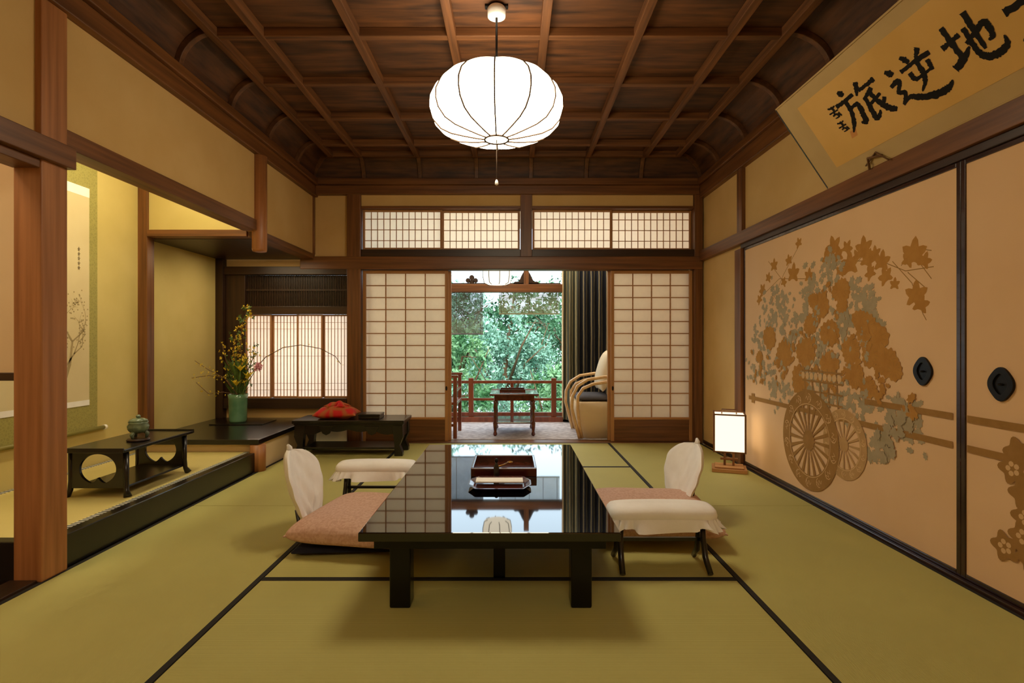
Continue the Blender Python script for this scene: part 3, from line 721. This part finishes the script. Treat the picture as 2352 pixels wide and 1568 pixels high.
branch('flowering_branch','thin bare twig rising up left from the green vase with few buds','branch',[(545,905,4.7),(520,870,4.6),(480,850,4.55),(447,828,4.5)],20,YEL,.016,.006,.4,.0035)
branch('flowering_branch','thin twig reaching down left from the green vase over the board','branch',[(543,905,4.65),(510,900,4.55),(480,905,4.5),(450,878,4.5)],14,YEL,.018,.006,.4,.0035)
branch('flowering_branch','yellow budded twig left of the tall forsythia branch','branch',[(546,905),(535,860),(520,830),(510,790)],28,YEL,.024,.009,.35,.004,ng=12)
branch('flowering_branch','short yellow spray just left of the tall forsythia branch','branch',[(546,905),(545,850),(536,810),(541,770)],32,YEL,.026,.010,.35,.004,ng=16)
branch('arching_branch','long thin bare branch arching right across the lit paper window','branch',[(552,905),(575,860),(610,820),(650,798),(690,792),(735,800),(770,818),(783,836)],30,YEL,.008,.005,.15,.0045)
def lily(x,y,label):
    p=FV(x,y,4.62); t=thing('lily',label,'flower',(vx,vy,.30),0,'yellow lilies in the vase')
    MB().tube([(vx,vy,.3),(vx*.5+p[0]*.5,4.67,.5),p],.004,6).build('stem',GRN,t)
    mb=MB()
    for k in range(6):
        a=k*PI/3; d=Vector((math.cos(a)*.7,math.sin(a)*.7,1)).normalized(); c=Vector(p); s_=Vector((-math.sin(a),math.cos(a),0))
        l=.065
        mb.flat([c,c+d*l*.5+s_*.016,c+d*l+Vector((math.cos(a),math.sin(a),0))*.012,c+d*l*.5-s_*.016])
    mb.build('bloom',LYEL,t)
lily(543,886,'yellow lily low at the front centre of the vase bouquet'); lily(570,868,'yellow lily right of the centre of the vase bouquet'); lily(552,852,'yellow lily bud highest in the vase bouquet')
t=thing('pink_flower','pink blossom at the right of the vase bouquet','flower',(vx,vy,.30))
p=FV(590,844,4.64); MB().tube([(vx,vy,.3),(vx+.05,4.69,.5),p],.003,6).build('stem',GRN,t)
mb=MB(); blossoms([p,(p[0]+.02,p[1],p[2]+.015)],26,mb,.014,.012,0); mb.build('bloom',PNK,t)
mb=MB()
for k in range(110):
    a=rf.uniform(0,2*PI); l=rf.uniform(.06,.17); b=Vector((vx+.04*math.cos(a),vy+.03*math.sin(a)-.01,.47+rf.uniform(0,.24)))
    d=Vector((math.cos(a)*.5,math.sin(a)*.4,1)).normalized(); s_=Vector((-math.sin(a),math.cos(a),.2)).normalized()*.010
    mb.flat([b,b+d*l*.5+s_,b+d*l+Vector((math.cos(a)*.02,0,0)),b+d*l*.5-s_])
for k in range(8):
    a=k*PI/4; mb.tube([(vx+.02*math.cos(a),vy+.02*math.sin(a),.27),(vx+.04*math.cos(a),vy+.03*math.sin(a),.5)],.003,5)
tag(mb.build('leafy_stems',GRN),'narrow green leaves and stems filling the mouth of the vase','foliage',None,'stuff')

# ================================================================ CARVED SIDE TABLE
t=thing('carved_side_table','low black carved side table in front of the side alcove','table',(-1.36,4.58,0))
MB().box(-1.83,-.90,4.40,4.75,.272,.30).box(-1.82,-.91,4.41,4.74,.258,.272).build('top',LACR,t,.004)
def apron(y):
    pts=[(-1.76,.258),(-.97,.258),(-.97,.20)]
    for k in range(25):
        q=k/24; x=-.97-.79*q; pts.append((x,.222-.02*abs(math.sin(q*PI*4))-.03*max(0,math.cos(q*2*PI))))
    return MB().prism(pts,'y',y,y+.014)
for y in (4.425,4.71): apron(y).build('apron',LACR,t,.001)
for x in (-1.77,-.96):
    for y in (4.45,4.70):
        s=1 if x>-1.3 else -1
        pts=[(x-.045,.258),(x+.045,.258),(x+.04+s*.01,.16),(x+.022+s*.0,.09),(x+.035+s*.012,.03),(x+.035+s*.012,0),(x-.035+s*.012,0),(x-.035+s*.012,.03),(x-.022,.09),(x-.04+s*.01,.16)]
        MB().prism(pts,'y',y-.03,y+.03).build('leg',LACR,t,.004)
MB().box(-1.75,-.98,4.44,4.72,.055,.07).build('lower_shelf',LACR,t,.002)
for x in (-1.80,-.935):
    MB().box(x-.01,x+.01,4.48,4.68,.15,.255).build('side_panel',LACR,t,.002)
for x in (-1.55,-1.17):
    mb=MB(); mb.prism([(x-.06,.25),(x+.06,.25),(x+.03,.19),(x,.175),(x-.03,.19)],'y',4.415,4.428); mb.build('carving',LACR,t,.002)
t=thing('red_cloth_bundle','bright red patterned cloth bundle on the black carved side table','cloth',(-1.50,4.55,.30))
REDC=voro('red_cloth',(180,96,40),(204,10,14),9)
MB().pillow((-1.505,4.56,.335),.36,.24,.15,24,0,.12,.5,2.6,.018,.1).build('wrapped_cloth',REDC,t)
MB().pillow((-1.50,4.55,.405),.22,.08,.07,16,0,.3,.6,2.2,.014,.5).pillow((-1.47,4.55,.405),.08,.16,.06,14,0,.3,.6,2.2,.012,.3).build('knot',REDC,t)
t=thing('black_lacquer_box','small flat black lacquer box right of the red cloth bundle','box',(-1.21,4.56,.30))
MB().box(-1.30,-1.12,4.48,4.64,.3005,.325).build('body',LACR,t,.003)
MB().box(-1.303,-1.117,4.477,4.643,.326,.342).build('lid',LACR,t,.005)

# ================================================================ FRAMED CALLIGRAPHY
Bt=Vector((1.775,0,1.812)); Tp=Vector((1.477,0,2.258)); up=(Tp-Bt).normalized(); nrm=Vector((-up.z,0,up.x))
if nrm.x>0: nrm=-nrm
t=thing('framed_calligraphy','long framed brush calligraphy on gold paper tilting over the right wall rail','picture',(1.775,2.0,1.812))
def FP(u,y,off=0): q=Bt+up*u+nrm*off; return (q.x,y,q.z)
LEN=(Tp-Bt).length; Y0,Y1=.95,2.965
def slab(u0,u1,y0,y1,o0,o1):
    mb=MB(); mb.loft([[FP(u0,y0,o0),FP(u1,y0,o0),FP(u1,y1,o0),FP(u0,y1,o0)],[FP(u0,y0,o1),FP(u1,y0,o1),FP(u1,y1,o1),FP(u0,y1,o1)]],sm=False); return mb
MNT=M('grey_gold_mount',(188,160,110),(196,168,118),.85,(4,4,4),spec=.2); GP=M('gold_paper',(212,168,94),(222,178,106),.85,(3,3,3),5,spec=.2)
slab(.006,LEN-.006,Y0,Y1,-.012,.002).build('mount',MNT,t)
for a in (slab(0,.008,Y0,Y1,-.018,.006),slab(LEN-.008,LEN,Y0,Y1,-.018,.006),slab(0,LEN,Y0-.008,Y0,-.018,.006)): a.build('frame',MNT,t)
slab(0,LEN,Y1,Y1+.008,-.03,.004).build('frame',DFR,t)
gp=slab(.085,LEN-.075,Y0+.12,Y1-.15,.002,.003).build('gold_paper',GP,t)
def onplane(x,y,off):
    d=Vector(((x-1176)/F,1,(784-y)/F)); p0=Bt+nrm*off; c=Vector((0,0,H))
    s_=(p0-c).dot(nrm)/d.dot(nrm); return c+d*s_
INKB=M('black_ink',(18,14,12),(26,20,16),.7,spec=.2)
# brush characters, each written in its own square (right, down)
C_ten=[([(-.65,-.7),(0,-.72),(.7,-.82)],[.1,.12,.16]),([(-.95,-.12),(-.1,-.18),(.95,-.3)],[.18,.13,.2]),([(.02,-.72),(-.02,-.1),(-.35,.45),(-.95,.9)],[.14,.17,.15,.04]),([(.0,-.1),(.35,.4),(.98,.85)],[.08,.18,.22])]
C_chi=[([(-.98,-.2),(-.6,-.28),(-.25,-.36)],[.14,.11,.15]),([(-.62,-.85),(-.6,-.2),(-.6,.42)],[.14,.16,.14]),([(-1.0,.62),(-.55,.42),(-.18,.15)],[.2,.17,.05]),
 ([(-.22,.02),(.2,-.16),(.62,-.36),(.72,-.22),(.64,.2),(.46,.26)],[.1,.13,.17,.18,.14,.05]),([(.26,-.98),(.25,-.3),(.22,.48)],[.17,.15,.1]),
 ([(-.02,-.5),(-.05,.1),(-.02,.55),(.2,.78),(.62,.80),(.92,.66),(.97,.36)],[.13,.14,.17,.2,.2,.16,.04])]
C_gyaku=[([(-.12,-.95),(0,-.78),(.06,-.62)],[.08,.17,.1]),([(.62,-.98),(.48,-.8),(.32,-.62)],[.16,.13,.05]),([(-.38,-.45),(.2,-.55),(.9,-.62)],[.12,.11,.16]),
 ([(-.12,-.28),(-.1,-.02),(.05,.04),(.6,-.06)],[.13,.14,.1,.08]),([(.68,-.42),(.66,-.2),(.62,.02)],[.12,.13,.1]),([(.3,-.55),(.29,-.1),(.18,.25),(-.12,.55)],[.12,.15,.13,.04]),
 ([(-.86,-.74),(-.74,-.6),(-.68,-.48)],[.08,.18,.12]),([(-.98,-.12),(-.68,-.22),(-.64,-.1),(-.86,.18),(-.66,.3),(-.9,.62)],[.11,.14,.12,.1,.12,.08]),
 ([(-.95,.66),(-.6,.52),(-.25,.72),(.3,.9),(.75,.88),(1.02,.7)],[.08,.13,.17,.22,.2,.04])]
C_ryo=[([(-.62,-.98),(-.55,-.85),(-.5,-.72)],[.08,.18,.1]),([(-1.0,-.45),(-.6,-.5),(-.15,-.6)],[.14,.12,.14]),([(-.56,-.5),(-.58,-.05),(-.75,.45),(-1.0,.82)],[.12,.14,.13,.04]),
 ([(-.54,-.1),(-.22,-.16),(-.24,.25),(-.34,.66),(-.5,.58)],[.09,.13,.16,.16,.05]),([(.22,-1.0),(.1,-.72),(-.05,-.45)],[.16,.14,.05]),([(.12,-.62),(.5,-.68),(.92,-.76)],[.1,.12,.16]),
 ([(.62,-.5),(.36,-.32),(.08,-.2)],[.15,.13,.05]),([(.18,-.25),(.14,.25),(.1,.72),(.3,.66),(.42,.5)],[.13,.15,.18,.12,.04]),([(.2,.1),(.5,.02),(.8,-.12)],[.1,.11,.1]),
 ([(.46,-.35),(.54,.15),(.72,.55),(1.0,.82)],[.13,.15,.2,.17]),([(.86,.1),(.74,.26),(.6,.36)],[.12,.12,.04])]
C_sig=[([(-.6,-.9),(0,-.7),(.6,-.9)],[.2,.25,.2]),([(0,-1),(.1,-.2),(-.2,.3)],[.2,.3,.1]),([(-.8,0),(.7,-.1)],[.2,.2]),([(-.5,.5),(.1,.4),(.3,.9),(-.4,1)],[.2,.25,.25,.1]),([(.5,.3),(.7,1)],[.2,.2])]
mb=MB(); cnt=0
def write(strk,cx,cy,s,wf=1.0,R=(.88,-.47),D=(.56,.80)):
    global cnt
    for pts,ws in strk:
        P=[Vector((cx+s*(a*R[0]+b*D[0]),cy+s*(a*R[1]+b*D[1]))) for a,b in pts]; ws=[w_*s*wf for w_ in ws]
        fine=[];fw=[]; rj=random.Random(cnt)
        for i in range(len(P)-1):
            p0=P[max(i-1,0)];p1_=P[i];p2_=P[i+1];p3=P[min(i+2,len(P)-1)]
            for q in range(9):
                u=q/9; fine.append(.5*((2*p1_)+(-p0+p2_)*u+(2*p0-5*p1_+4*p2_-p3)*u*u+(-p0+3*p1_-3*p2_+p3)*u**3)); fw.append(ws[i]*(1-u)+ws[i+1]*u)
        fine.append(P[-1]); fw.append(ws[-1]*.7)
        k=len(mb.v); off=.0035+cnt*.00003; cnt+=1
        for i,p in enumerate(fine):
            d=fine[min(i+1,len(fine)-1)]-fine[max(i-1,0)]
            nn=Vector((-d.y,d.x)).normalized()
            for s_ in (1,-1):
                q=p+nn*fw[i]*.62*s_*(1+rj.uniform(-.22,.22)); mb.v.append(tuple(onplane(q.x,q.y,off)))
        for i in range(len(fine)-1): mb.face((k+2*i,k+2*i+2,k+2*i+3,k+2*i+1))
write(C_ryo,1985,240,57,1.1); write(C_gyaku,2106,178,64,1.1); write(C_chi,2232,92,70,1.1); write(C_ten,2378,2,80,1.15)
write(C_sig,1916,258,15,1.0); write(C_sig,1936,290,13,1.0)
mb.build('calligraphy',INKB,gp)
MB().flat([tuple(onplane(x,y,.0034)) for x,y in ((1952,302),(1966,296),(1970,310),(1957,318))]).build('seal',M('faded_seal',(200,136,72),(206,142,78),.8),gp)
CR=M('cord_rope',(96,66,36),(120,84,50),.9)
MB().tube([(1.755,2.60,1.80),(1.735,2.585,1.85),(1.745,2.50,1.835)],.006,6).build('retaining_cord',CR,t)
MB().tube([(1.75,2.46,1.80),(1.735,2.53,1.86),(1.75,2.62,1.825)],.004,6).build('retaining_cord',CR,t)
MB().tube([(1.70,2.0,2.02),(1.815,2.0,2.25)],.003,6).build('hanging_wire',IRON,t)

# ================================================================ VERANDA
B('floor_veranda',[(-3.0,2.2,5.14,6.42,-.12,-.012)],WD[0],None,0,'structure')
B('wall_veranda_right',[(1.95,2.1,5.2,6.4,-.1,2.5),(1.22,2.1,6.32,6.42,-.1,2.5)],PLW,None,0,'structure')
B('wall_veranda_left',[(-3.1,-3.0,5.15,6.4,-.1,2.5)],PLW,None,0,'structure')
B('ceiling_veranda',[(-3.0,2.1,5.15,6.6,2.36,2.42)],PLW,None,0,'structure')
CARP=M('grey_carpet',(176,168,172),(208,202,204),.95,(16,16,16),5,.3,lo=.4,hi=.6)
tag(MB().box(-1.6,1.85,5.18,6.30,-.011,.003).build('carpet',CARP,None,.002),'pale grey patterned carpet on the veranda floor','carpet')
trim([(-3.0,2.0,6.30,6.40,1.545,1.64)],WD[0])
trim([(.60,.69,6.28,6.40,-.01,2.36)],PLW); trim([(-1.75,-1.66,6.28,6.40,-.01,2.36)],WD[2]); trim([(-3,2,6.28,6.42,-.012,.06)],REDW)
trim([(.14,.20,6.30,6.38,1.64,1.9)],WD[2])
t=thing('carved_transom','dark carved openwork transom above the veranda window','transom',(-.2,6.34,1.64))
mb2=MB()
for a,b,r in ((0,.075,.03),(-.045,.04,.028),(.045,.04,.028),(0,.02,.03)): mb2.prism([(-.48+a+r*math.cos(q*PI/10),1.645+b+r*math.sin(q*PI/10)) for q in range(20)],'y',6.32,6.35)
mb2.build('flower_motif',WK[0],t)
for x0,x1 in ((.02,.14),(.20,.32)):
    N=16; sgn=1 if x0<.1 else -1
    top=[(x0+(x1-x0)*q/N,1.64+.02+.13*((q/N) if sgn>0 else (1-q/N))**2.2+.01*math.sin(q/N*PI*3)) for q in range(N+1)]
    MB().prism([(x1,1.64),(x0,1.64)]+top,'y',6.325,6.345).build('wave_bracket',WK[0],t)
MB().box(-.76,.58,6.325,6.345,1.64,1.655).build('transom_rail',WK[0],t)
t=thing('veranda_railing','low red-brown wooden railing between the veranda and the garden','railing',(-.2,6.36,.06))
MB().box(-1.66,.60,6.33,6.375,.455,.49).build('top_rail',REDW,t,.004)
MB().box(-1.66,.60,6.34,6.365,.25,.28).build('middle_rail',REDW,t,.003)
MB().box(-1.66,.60,6.33,6.375,.065,.11).build('bottom_rail',REDW,t,.003)
for x in (-1.3,-.49,.50): MB().box(x-.03,x+.03,6.325,6.38,.06,.52).build('post',REDW,t,.004)
for x in (-.9,.0): MB().box(x-.02,x+.02,6.335,6.37,.11,.455).build('baluster',REDW,t,.003)
def blind(x0,x1,z0,z1,mat_,label,step=.0085,fill=.72):
    t=thing('reed_blind',label,'blind',((x0+x1)/2,6.46,z0))
    mb=MB(); z=z0
    while z<z1: mb.box(x0,x1,6.458,6.462,z,z+step*fill); z+=step
    mb.build('slats',mat_,t)
    for q in range(5):
        x=x0+.03+(x1-x0-.06)*q/4; MB().box(x-.002,x+.002,6.455,6.465,z0,z1).build('string',BRN,t)
    MB().tube([(x0,6.46,z0-.006),(x1,6.46,z0-.006)],.010,8).build('bottom_rod',mat_,t)
blind(-1.60,-.35,1.055,1.60,M('grey_reed',(92,92,96),(120,118,118),.8),'dark grey reed blind hanging lower at the left of the veranda window')
blind(-.16,.58,1.30,1.60,M('green_reed',(180,194,160),(200,210,178),.8),'pale reed blind rolled short at the right of the veranda window',.011,.6)
MB().box(-1.7,.6,6.42,6.5,1.60,1.625).build('trim_82',WK[0],None,0,kind='structure')
CU=wave('striped_curtain',(24,27,38),(124,112,82),7,'X',.85,0,lo=.82,hi=.93,dist=.6)
CU2=wave('grey_green_curtain',(74,78,66),(156,146,110),9,'X',.85,0,lo=.6,hi=.85,dist=.6)
t=thing('curtain','dark navy curtain with pale striped grey-green edge hanging behind the wicker armchair','curtain',(.9,6.2,.05))
def cloth(x0,x1,N):
    rows_=[]
    for z in (.04,.5,1.0,1.5,1.95):
        ring=[]
        for i in range(N):
            x=x0+(x1-x0)*i/(N-1); q=(x-.6)/.66
            ring.append((x,6.2+.04*math.sin(q*PI*15)*(1 if z<1.9 else .7)+.01*math.sin(q*40+z*3),z))
        rows_.append(ring)
    return MB().loft(rows_,0,False,False)
cloth(.60,.77,50).build('edge_cloth',CU2,t); cloth(.77,1.26,130).build('cloth',CU,t)
MB().tube([(.55,6.2,1.965),(1.3,6.2,1.965)],.012,8).build('rod',WK[0],t)
t=thing('veranda_table','small dark wooden table with turned legs on the veranda carpet','table',(0.02,5.6,.004))
VT=M('table_stain',(84,36,22),(110,52,32),.14,(20,4,20),3,coat=.6)
MB().box(-.225,.27,5.30,5.88,.412,.432).build('top',VT,t,.005)
MB().box(-.18,.225,5.34,5.84,.36,.411).build('apron',VT,t,.003)
for x in (-.17,.215):
    for y in (5.36,5.82):
        MB().lathe([(.013,.004),(.022,.02),(.014,.05),(.02,.09),(.022,.13),(.013,.16),(.018,.2),(.013,.24),(.021,.29),(.015,.33),(.024,.36)],(x,y,0),14).build('leg',VT,t)
MB().box(-.18,.225,5.36,5.82,.125,.14).build('lower_shelf',VT,t,.003)
t=thing('wooden_tray','small dark tray on the veranda table','tray',(.0,5.66,.4325))
MB().box(-.12,.13,5.56,5.76,.4325,.438).build('base',REDL,t,.002)
for d in ((-.13,-.12,5.55,5.77,.4325,.455),(.13,.14,5.55,5.77,.4325,.455),(-.12,.13,5.55,5.56,.4325,.455),(-.12,.13,5.76,5.77,.4325,.455)): MB().box(*d).build('rim',REDL,t,.002)
# wicker armchair
RAT=wave('woven_rattan',(214,184,136),(238,212,168),46,'Z',.7,.5,dist=0); BENT=M('bent_rattan',(222,180,124),(234,198,144),.35,(30,30,30),coat=.4)
t=thing('wicker_armchair','woven rattan armchair with curved bent arms on the right of the veranda','chair',(.92,5.48,.004))
def rr(x0,x1,y0,y1,z,r=.08):
    pts=[]
    for cx,cy,a0 in ((x1-r,y1-r,0),(x0+r,y1-r,PI/2),(x0+r,y0+r,PI),(x1-r,y0+r,3*PI/2)):
        for q in range(7): a=a0+q*PI/12; pts.append((cx+r*math.cos(a),cy+r*math.sin(a),z))
    return pts
MB().loft([rr(.70,1.25,5.22,5.74,.004),rr(.66,1.27,5.20,5.76,.12),rr(.63,1.28,5.19,5.77,.25),rr(.62,1.28,5.19,5.77,.36)]).build('woven_body',RAT,t)
MB().loft([rr(1.02,1.14,5.24,5.72,.36,.05),rr(1.05,1.19,5.24,5.72,.58,.06),rr(1.09,1.24,5.26,5.70,.80,.06)]).build('woven_back',RAT,t)
for y in (5.175,5.785):
    for k,(dx,dz) in enumerate(((0,0),(.055,-.045))):
        yy=y+(k*.012 if y<5.5 else -k*.012)
        C_=[(.66+dx*.5,.01),(.625+dx*.6,.14),(.585+dx,.30),(.59+dx,.42),(.64+dx,.52+dz*.5),(.74+dx,.585+dz),(.90+dx,.61+dz),(1.10,.62+dz),(1.24,.63+dz)]
        MB().tube([(x,yy,z) for x,z in C_],.016,8).build('arm',BENT,t)
tag(MB().pillow((.82,5.48,.39),.36,.46,.07,16,0,.03,.8,5).build('seat_cushion',M('charcoal_cushion',(66,64,70),(84,82,88),.9)),'dark grey seat cushion in the wicker armchair','cushion')
o=MB().pillow((0,0,0),.42,.42,.15,16,0,.05,1,3).build('back_cushion',M('cream_cushion',(222,204,172),(230,214,184),.9)); o.rotation_euler=(0,-1.3,0); o.location=(.96,5.48,.66)
tag(o,'cream back cushion leaning in the wicker armchair','cushion')
t=thing('red_wooden_chair','red-brown wooden armchair at the left of the veranda table','chair',(-.76,5.45,.004))
for x in (-.56,-1.0):
    for y in (5.22,5.68): MB().box(x-.018,x+.018,y-.018,y+.018,.004,.60).build('leg',REDW,t,.003)
MB().box(-1.02,-.54,5.21,5.69,.33,.36).build('seat',REDW,t,.004)
for y in (5.22,5.68):
    MB().box(-1.02,-.53,y-.022,y+.022,.60,.625).build('arm',REDW,t,.004)
    for x in (-.66,-.76,-.86): MB().box(x-.008,x+.008,y-.008,y+.008,.36,.60).build('spindle',REDW,t)
    MB().box(-1.0,-.56,y-.01,y+.01,.12,.145).build('stretcher',REDW,t)
MB().box(-.565,-.545,5.24,5.66,.46,.48).build('rail',REDW,t)
MB().box(-1.02,-1.0,5.22,5.68,.60,.80).build('backrest',REDW,t,.003)
t=thing('hanging_lantern','small white paper lantern hanging from the veranda ceiling','lamp',(-.16,5.75,1.56))
VL=glow('veranda_lantern_paper',(1.0,.88,.66),2)
MB().lathe([(.10,1.575),(.14,1.59),(.155,1.66),(.155,1.78),(.14,1.85),(.1,1.87)],(-.16,5.75,0),32).build('shade',VL,t)
for k in range(8):
    a=k*PI/4+.2; MB().tube([(-.16+r*math.cos(a),5.75+r*math.sin(a),z) for r,z in ((.105,1.57),(.143,1.588),(.158,1.66),(.158,1.78),(.143,1.852))],.004,5).build('rib',WK[2],t)
MB().tube([(-.16,5.75,1.87),(-.16,5.75,2.36)],.005,6).build('cord',IRON,t)

# ================================================================ GARDEN
B('ground',[(-14,14,6.9,26,-2.7,-2.5)],M('garden_soil',(50,60,34),(76,86,48),.95,(2,2,2)),None,0,'structure')
LM=[M('leaf_green',(84,138,84),(166,208,150),.5,(3,3,3),3),M('leaf_blue_green',(92,144,116),(184,218,192),.5,(3,3,3),3),M('leaf_dark',(46,90,58),(110,158,110),.5,(3,3,3),3)]
rg=np.random.default_rng(4)
def tree(x,y,zc,rx,ry,rz_,n,mi,label,ls=.045):
    t=thing('garden_tree',label,'tree',(x,y,-2.5),0,'trees in the garden')
    MB().tube([(x,y,-2.5),(x+.1,y,-1),(x-.05,y+.05,zc),(x+.05,y,zc+rz_*.6)],[.12,.09,.06,.02],8).build('trunk',BRN,t)
    for k in range(7):
        a=rg.uniform(0,2*PI); MB().tube([(x,y,zc-rz_*.5+rg.uniform(-.2,.6)),(x+rx*.4*math.cos(a),y+ry*.4*math.sin(a),zc+rg.uniform(-.2,.4)*rz_),(x+rx*.8*math.cos(a),y+ry*.7*math.sin(a),zc+rg.uniform(0,.7)*rz_)],[.035,.02,.006],5).build('branch',BRN,t)
    d=rg.normal(size=(n,3)); d/=np.linalg.norm(d,axis=1)[:,None]
    cl_=rg.normal(size=(70,3)); cl_/=np.linalg.norm(cl_,axis=1)[:,None]; cl_*=rg.uniform(.3,.82,size=(70,1))
    c=cl_[rg.integers(0,70,n)]+d*rg.uniform(.02,.2,size=(n,1))
    c=c*np.array([rx,ry,rz_])+np.array([x,y,zc])
    a=rg.normal(size=(n,3)); a/=np.linalg.norm(a,axis=1)[:,None]
    b=np.cross(a,rg.normal(size=(n,3))); b/=np.linalg.norm(b,axis=1)[:,None]
    s_=rg.uniform(.6,1.3,size=(n,1))*ls
    V=np.stack([c-a*s_,c+b*s_*.45,c+a*s_,c-b*s_*.45],1).reshape(-1,3)-np.array([x,y,-2.5])
    me=bpy.data.meshes.new('foliage'); me.from_pydata(V.tolist(),[],[(4*i,4*i+1,4*i+2,4*i+3) for i in range(n)])
    me.materials.append(LM[mi]); me.update(); o=bpy.data.objects.new('foliage',me); COL.objects.link(o); o.parent=t
for a in ((-1.05,8.9,.2,.85,.6,1.5,8000,0,'bright green leafy tree nearest the veranda at the left of the window'),
          (.85,8.9,-.2,.85,.6,1.3,8000,0,'leafy tree nearest the veranda at the right of the window'),
          (-.1,10.4,.3,1.3,.75,1.7,10000,1,'blue-green tree in the middle of the garden view'),
          (2.6,10.6,1.0,1.2,.8,1.6,5000,1,'pale tree to the right behind the curtain side of the garden'),
          (-2.7,10.6,1.0,1.2,.8,1.8,6000,2,'dark tree behind the left garden tree'),
          (-1.7,12.6,.9,1.6,.9,2.2,10000,1,'tall tree further back at the left of the garden'),
          (1.6,12.6,.7,1.6,.9,1.9,10000,2,'dark tree further back at the right of the garden'),
          (0,15.2,.9,3.2,1.2,2.4,12000,2,'widest dark tree at the far back of the garden',.08),
          (-.1,7.5,-.75,1.2,.5,.6,8000,0,'low bush just below the veranda railing')): tree(*a)

# ================================================================ LIGHTS
def area(name,loc,rot,sx,sy,e,c):
    l=bpy.data.lights.new(name,'AREA'); l.shape='RECTANGLE'; l.size=sx; l.size_y=sy; l.energy=e; l.color=c
    o=bpy.data.objects.new(name,l); COL.objects.link(o); o.location=loc; o.rotation_euler=rot; return o
area('alcove_tube_light',(-2.08,3.0,2.35),(0,math.radians(20),0),.08,1.4,17,(1,.90,.58))
area('side_alcove_light',(-2.2,4.6,1.72),(0,0,0),.5,.1,4,(1,.8,.5))
area('recess_fill_light',(-2.4,1.0,2.4),(0,0,0),.5,.5,14,(1,.8,.55))  # added fill, brightens the pale side wall of the alcove
area('window_backlight',(-2.05,5.75,.85),(math.radians(90),0,math.radians(180)),.9,.8,8,(1,.86,.74))
area('veranda_fill_light',(.2,5.95,2.3),(math.radians(-25),0,0),2.6,.3,34,(1,.9,.74))  # added fill that brightens the shoji from behind, no fixture modelled
area('rear_fill_light',(0,-.7,2.55),(math.radians(10),0,0),1.2,1.0,26,(1,.81,.54))  # unseen fill behind the camera, added to lift the room
sl=bpy.data.lights.new('sun','SUN'); sl.energy=3.2; sl.angle=.2; sl.color=(.92,1,.98)
so=bpy.data.objects.new('sun',sl); COL.objects.link(so); so.rotation_euler=(math.radians(38),math.radians(18),0)
w=bpy.data.worlds.new('world'); SC.world=w; w.use_nodes=True
nt=w.node_tree; bg=nt.nodes['Background']; bg.inputs[0].default_value=(.68,.86,1,1); bg.inputs[1].default_value=3.2
cd=bpy.data.cameras.new('camera'); cd.sensor_width=36; cd.lens=F/2352*36; cd.clip_start=.05
co=bpy.data.objects.new('camera',cd); COL.objects.link(co); co.location=(0,0,H); co.rotation_euler=(PI/2,0,0); SC.camera=co
SC.view_settings.view_transform='Standard'; SC.view_settings.look='None'; SC.view_settings.exposure=0
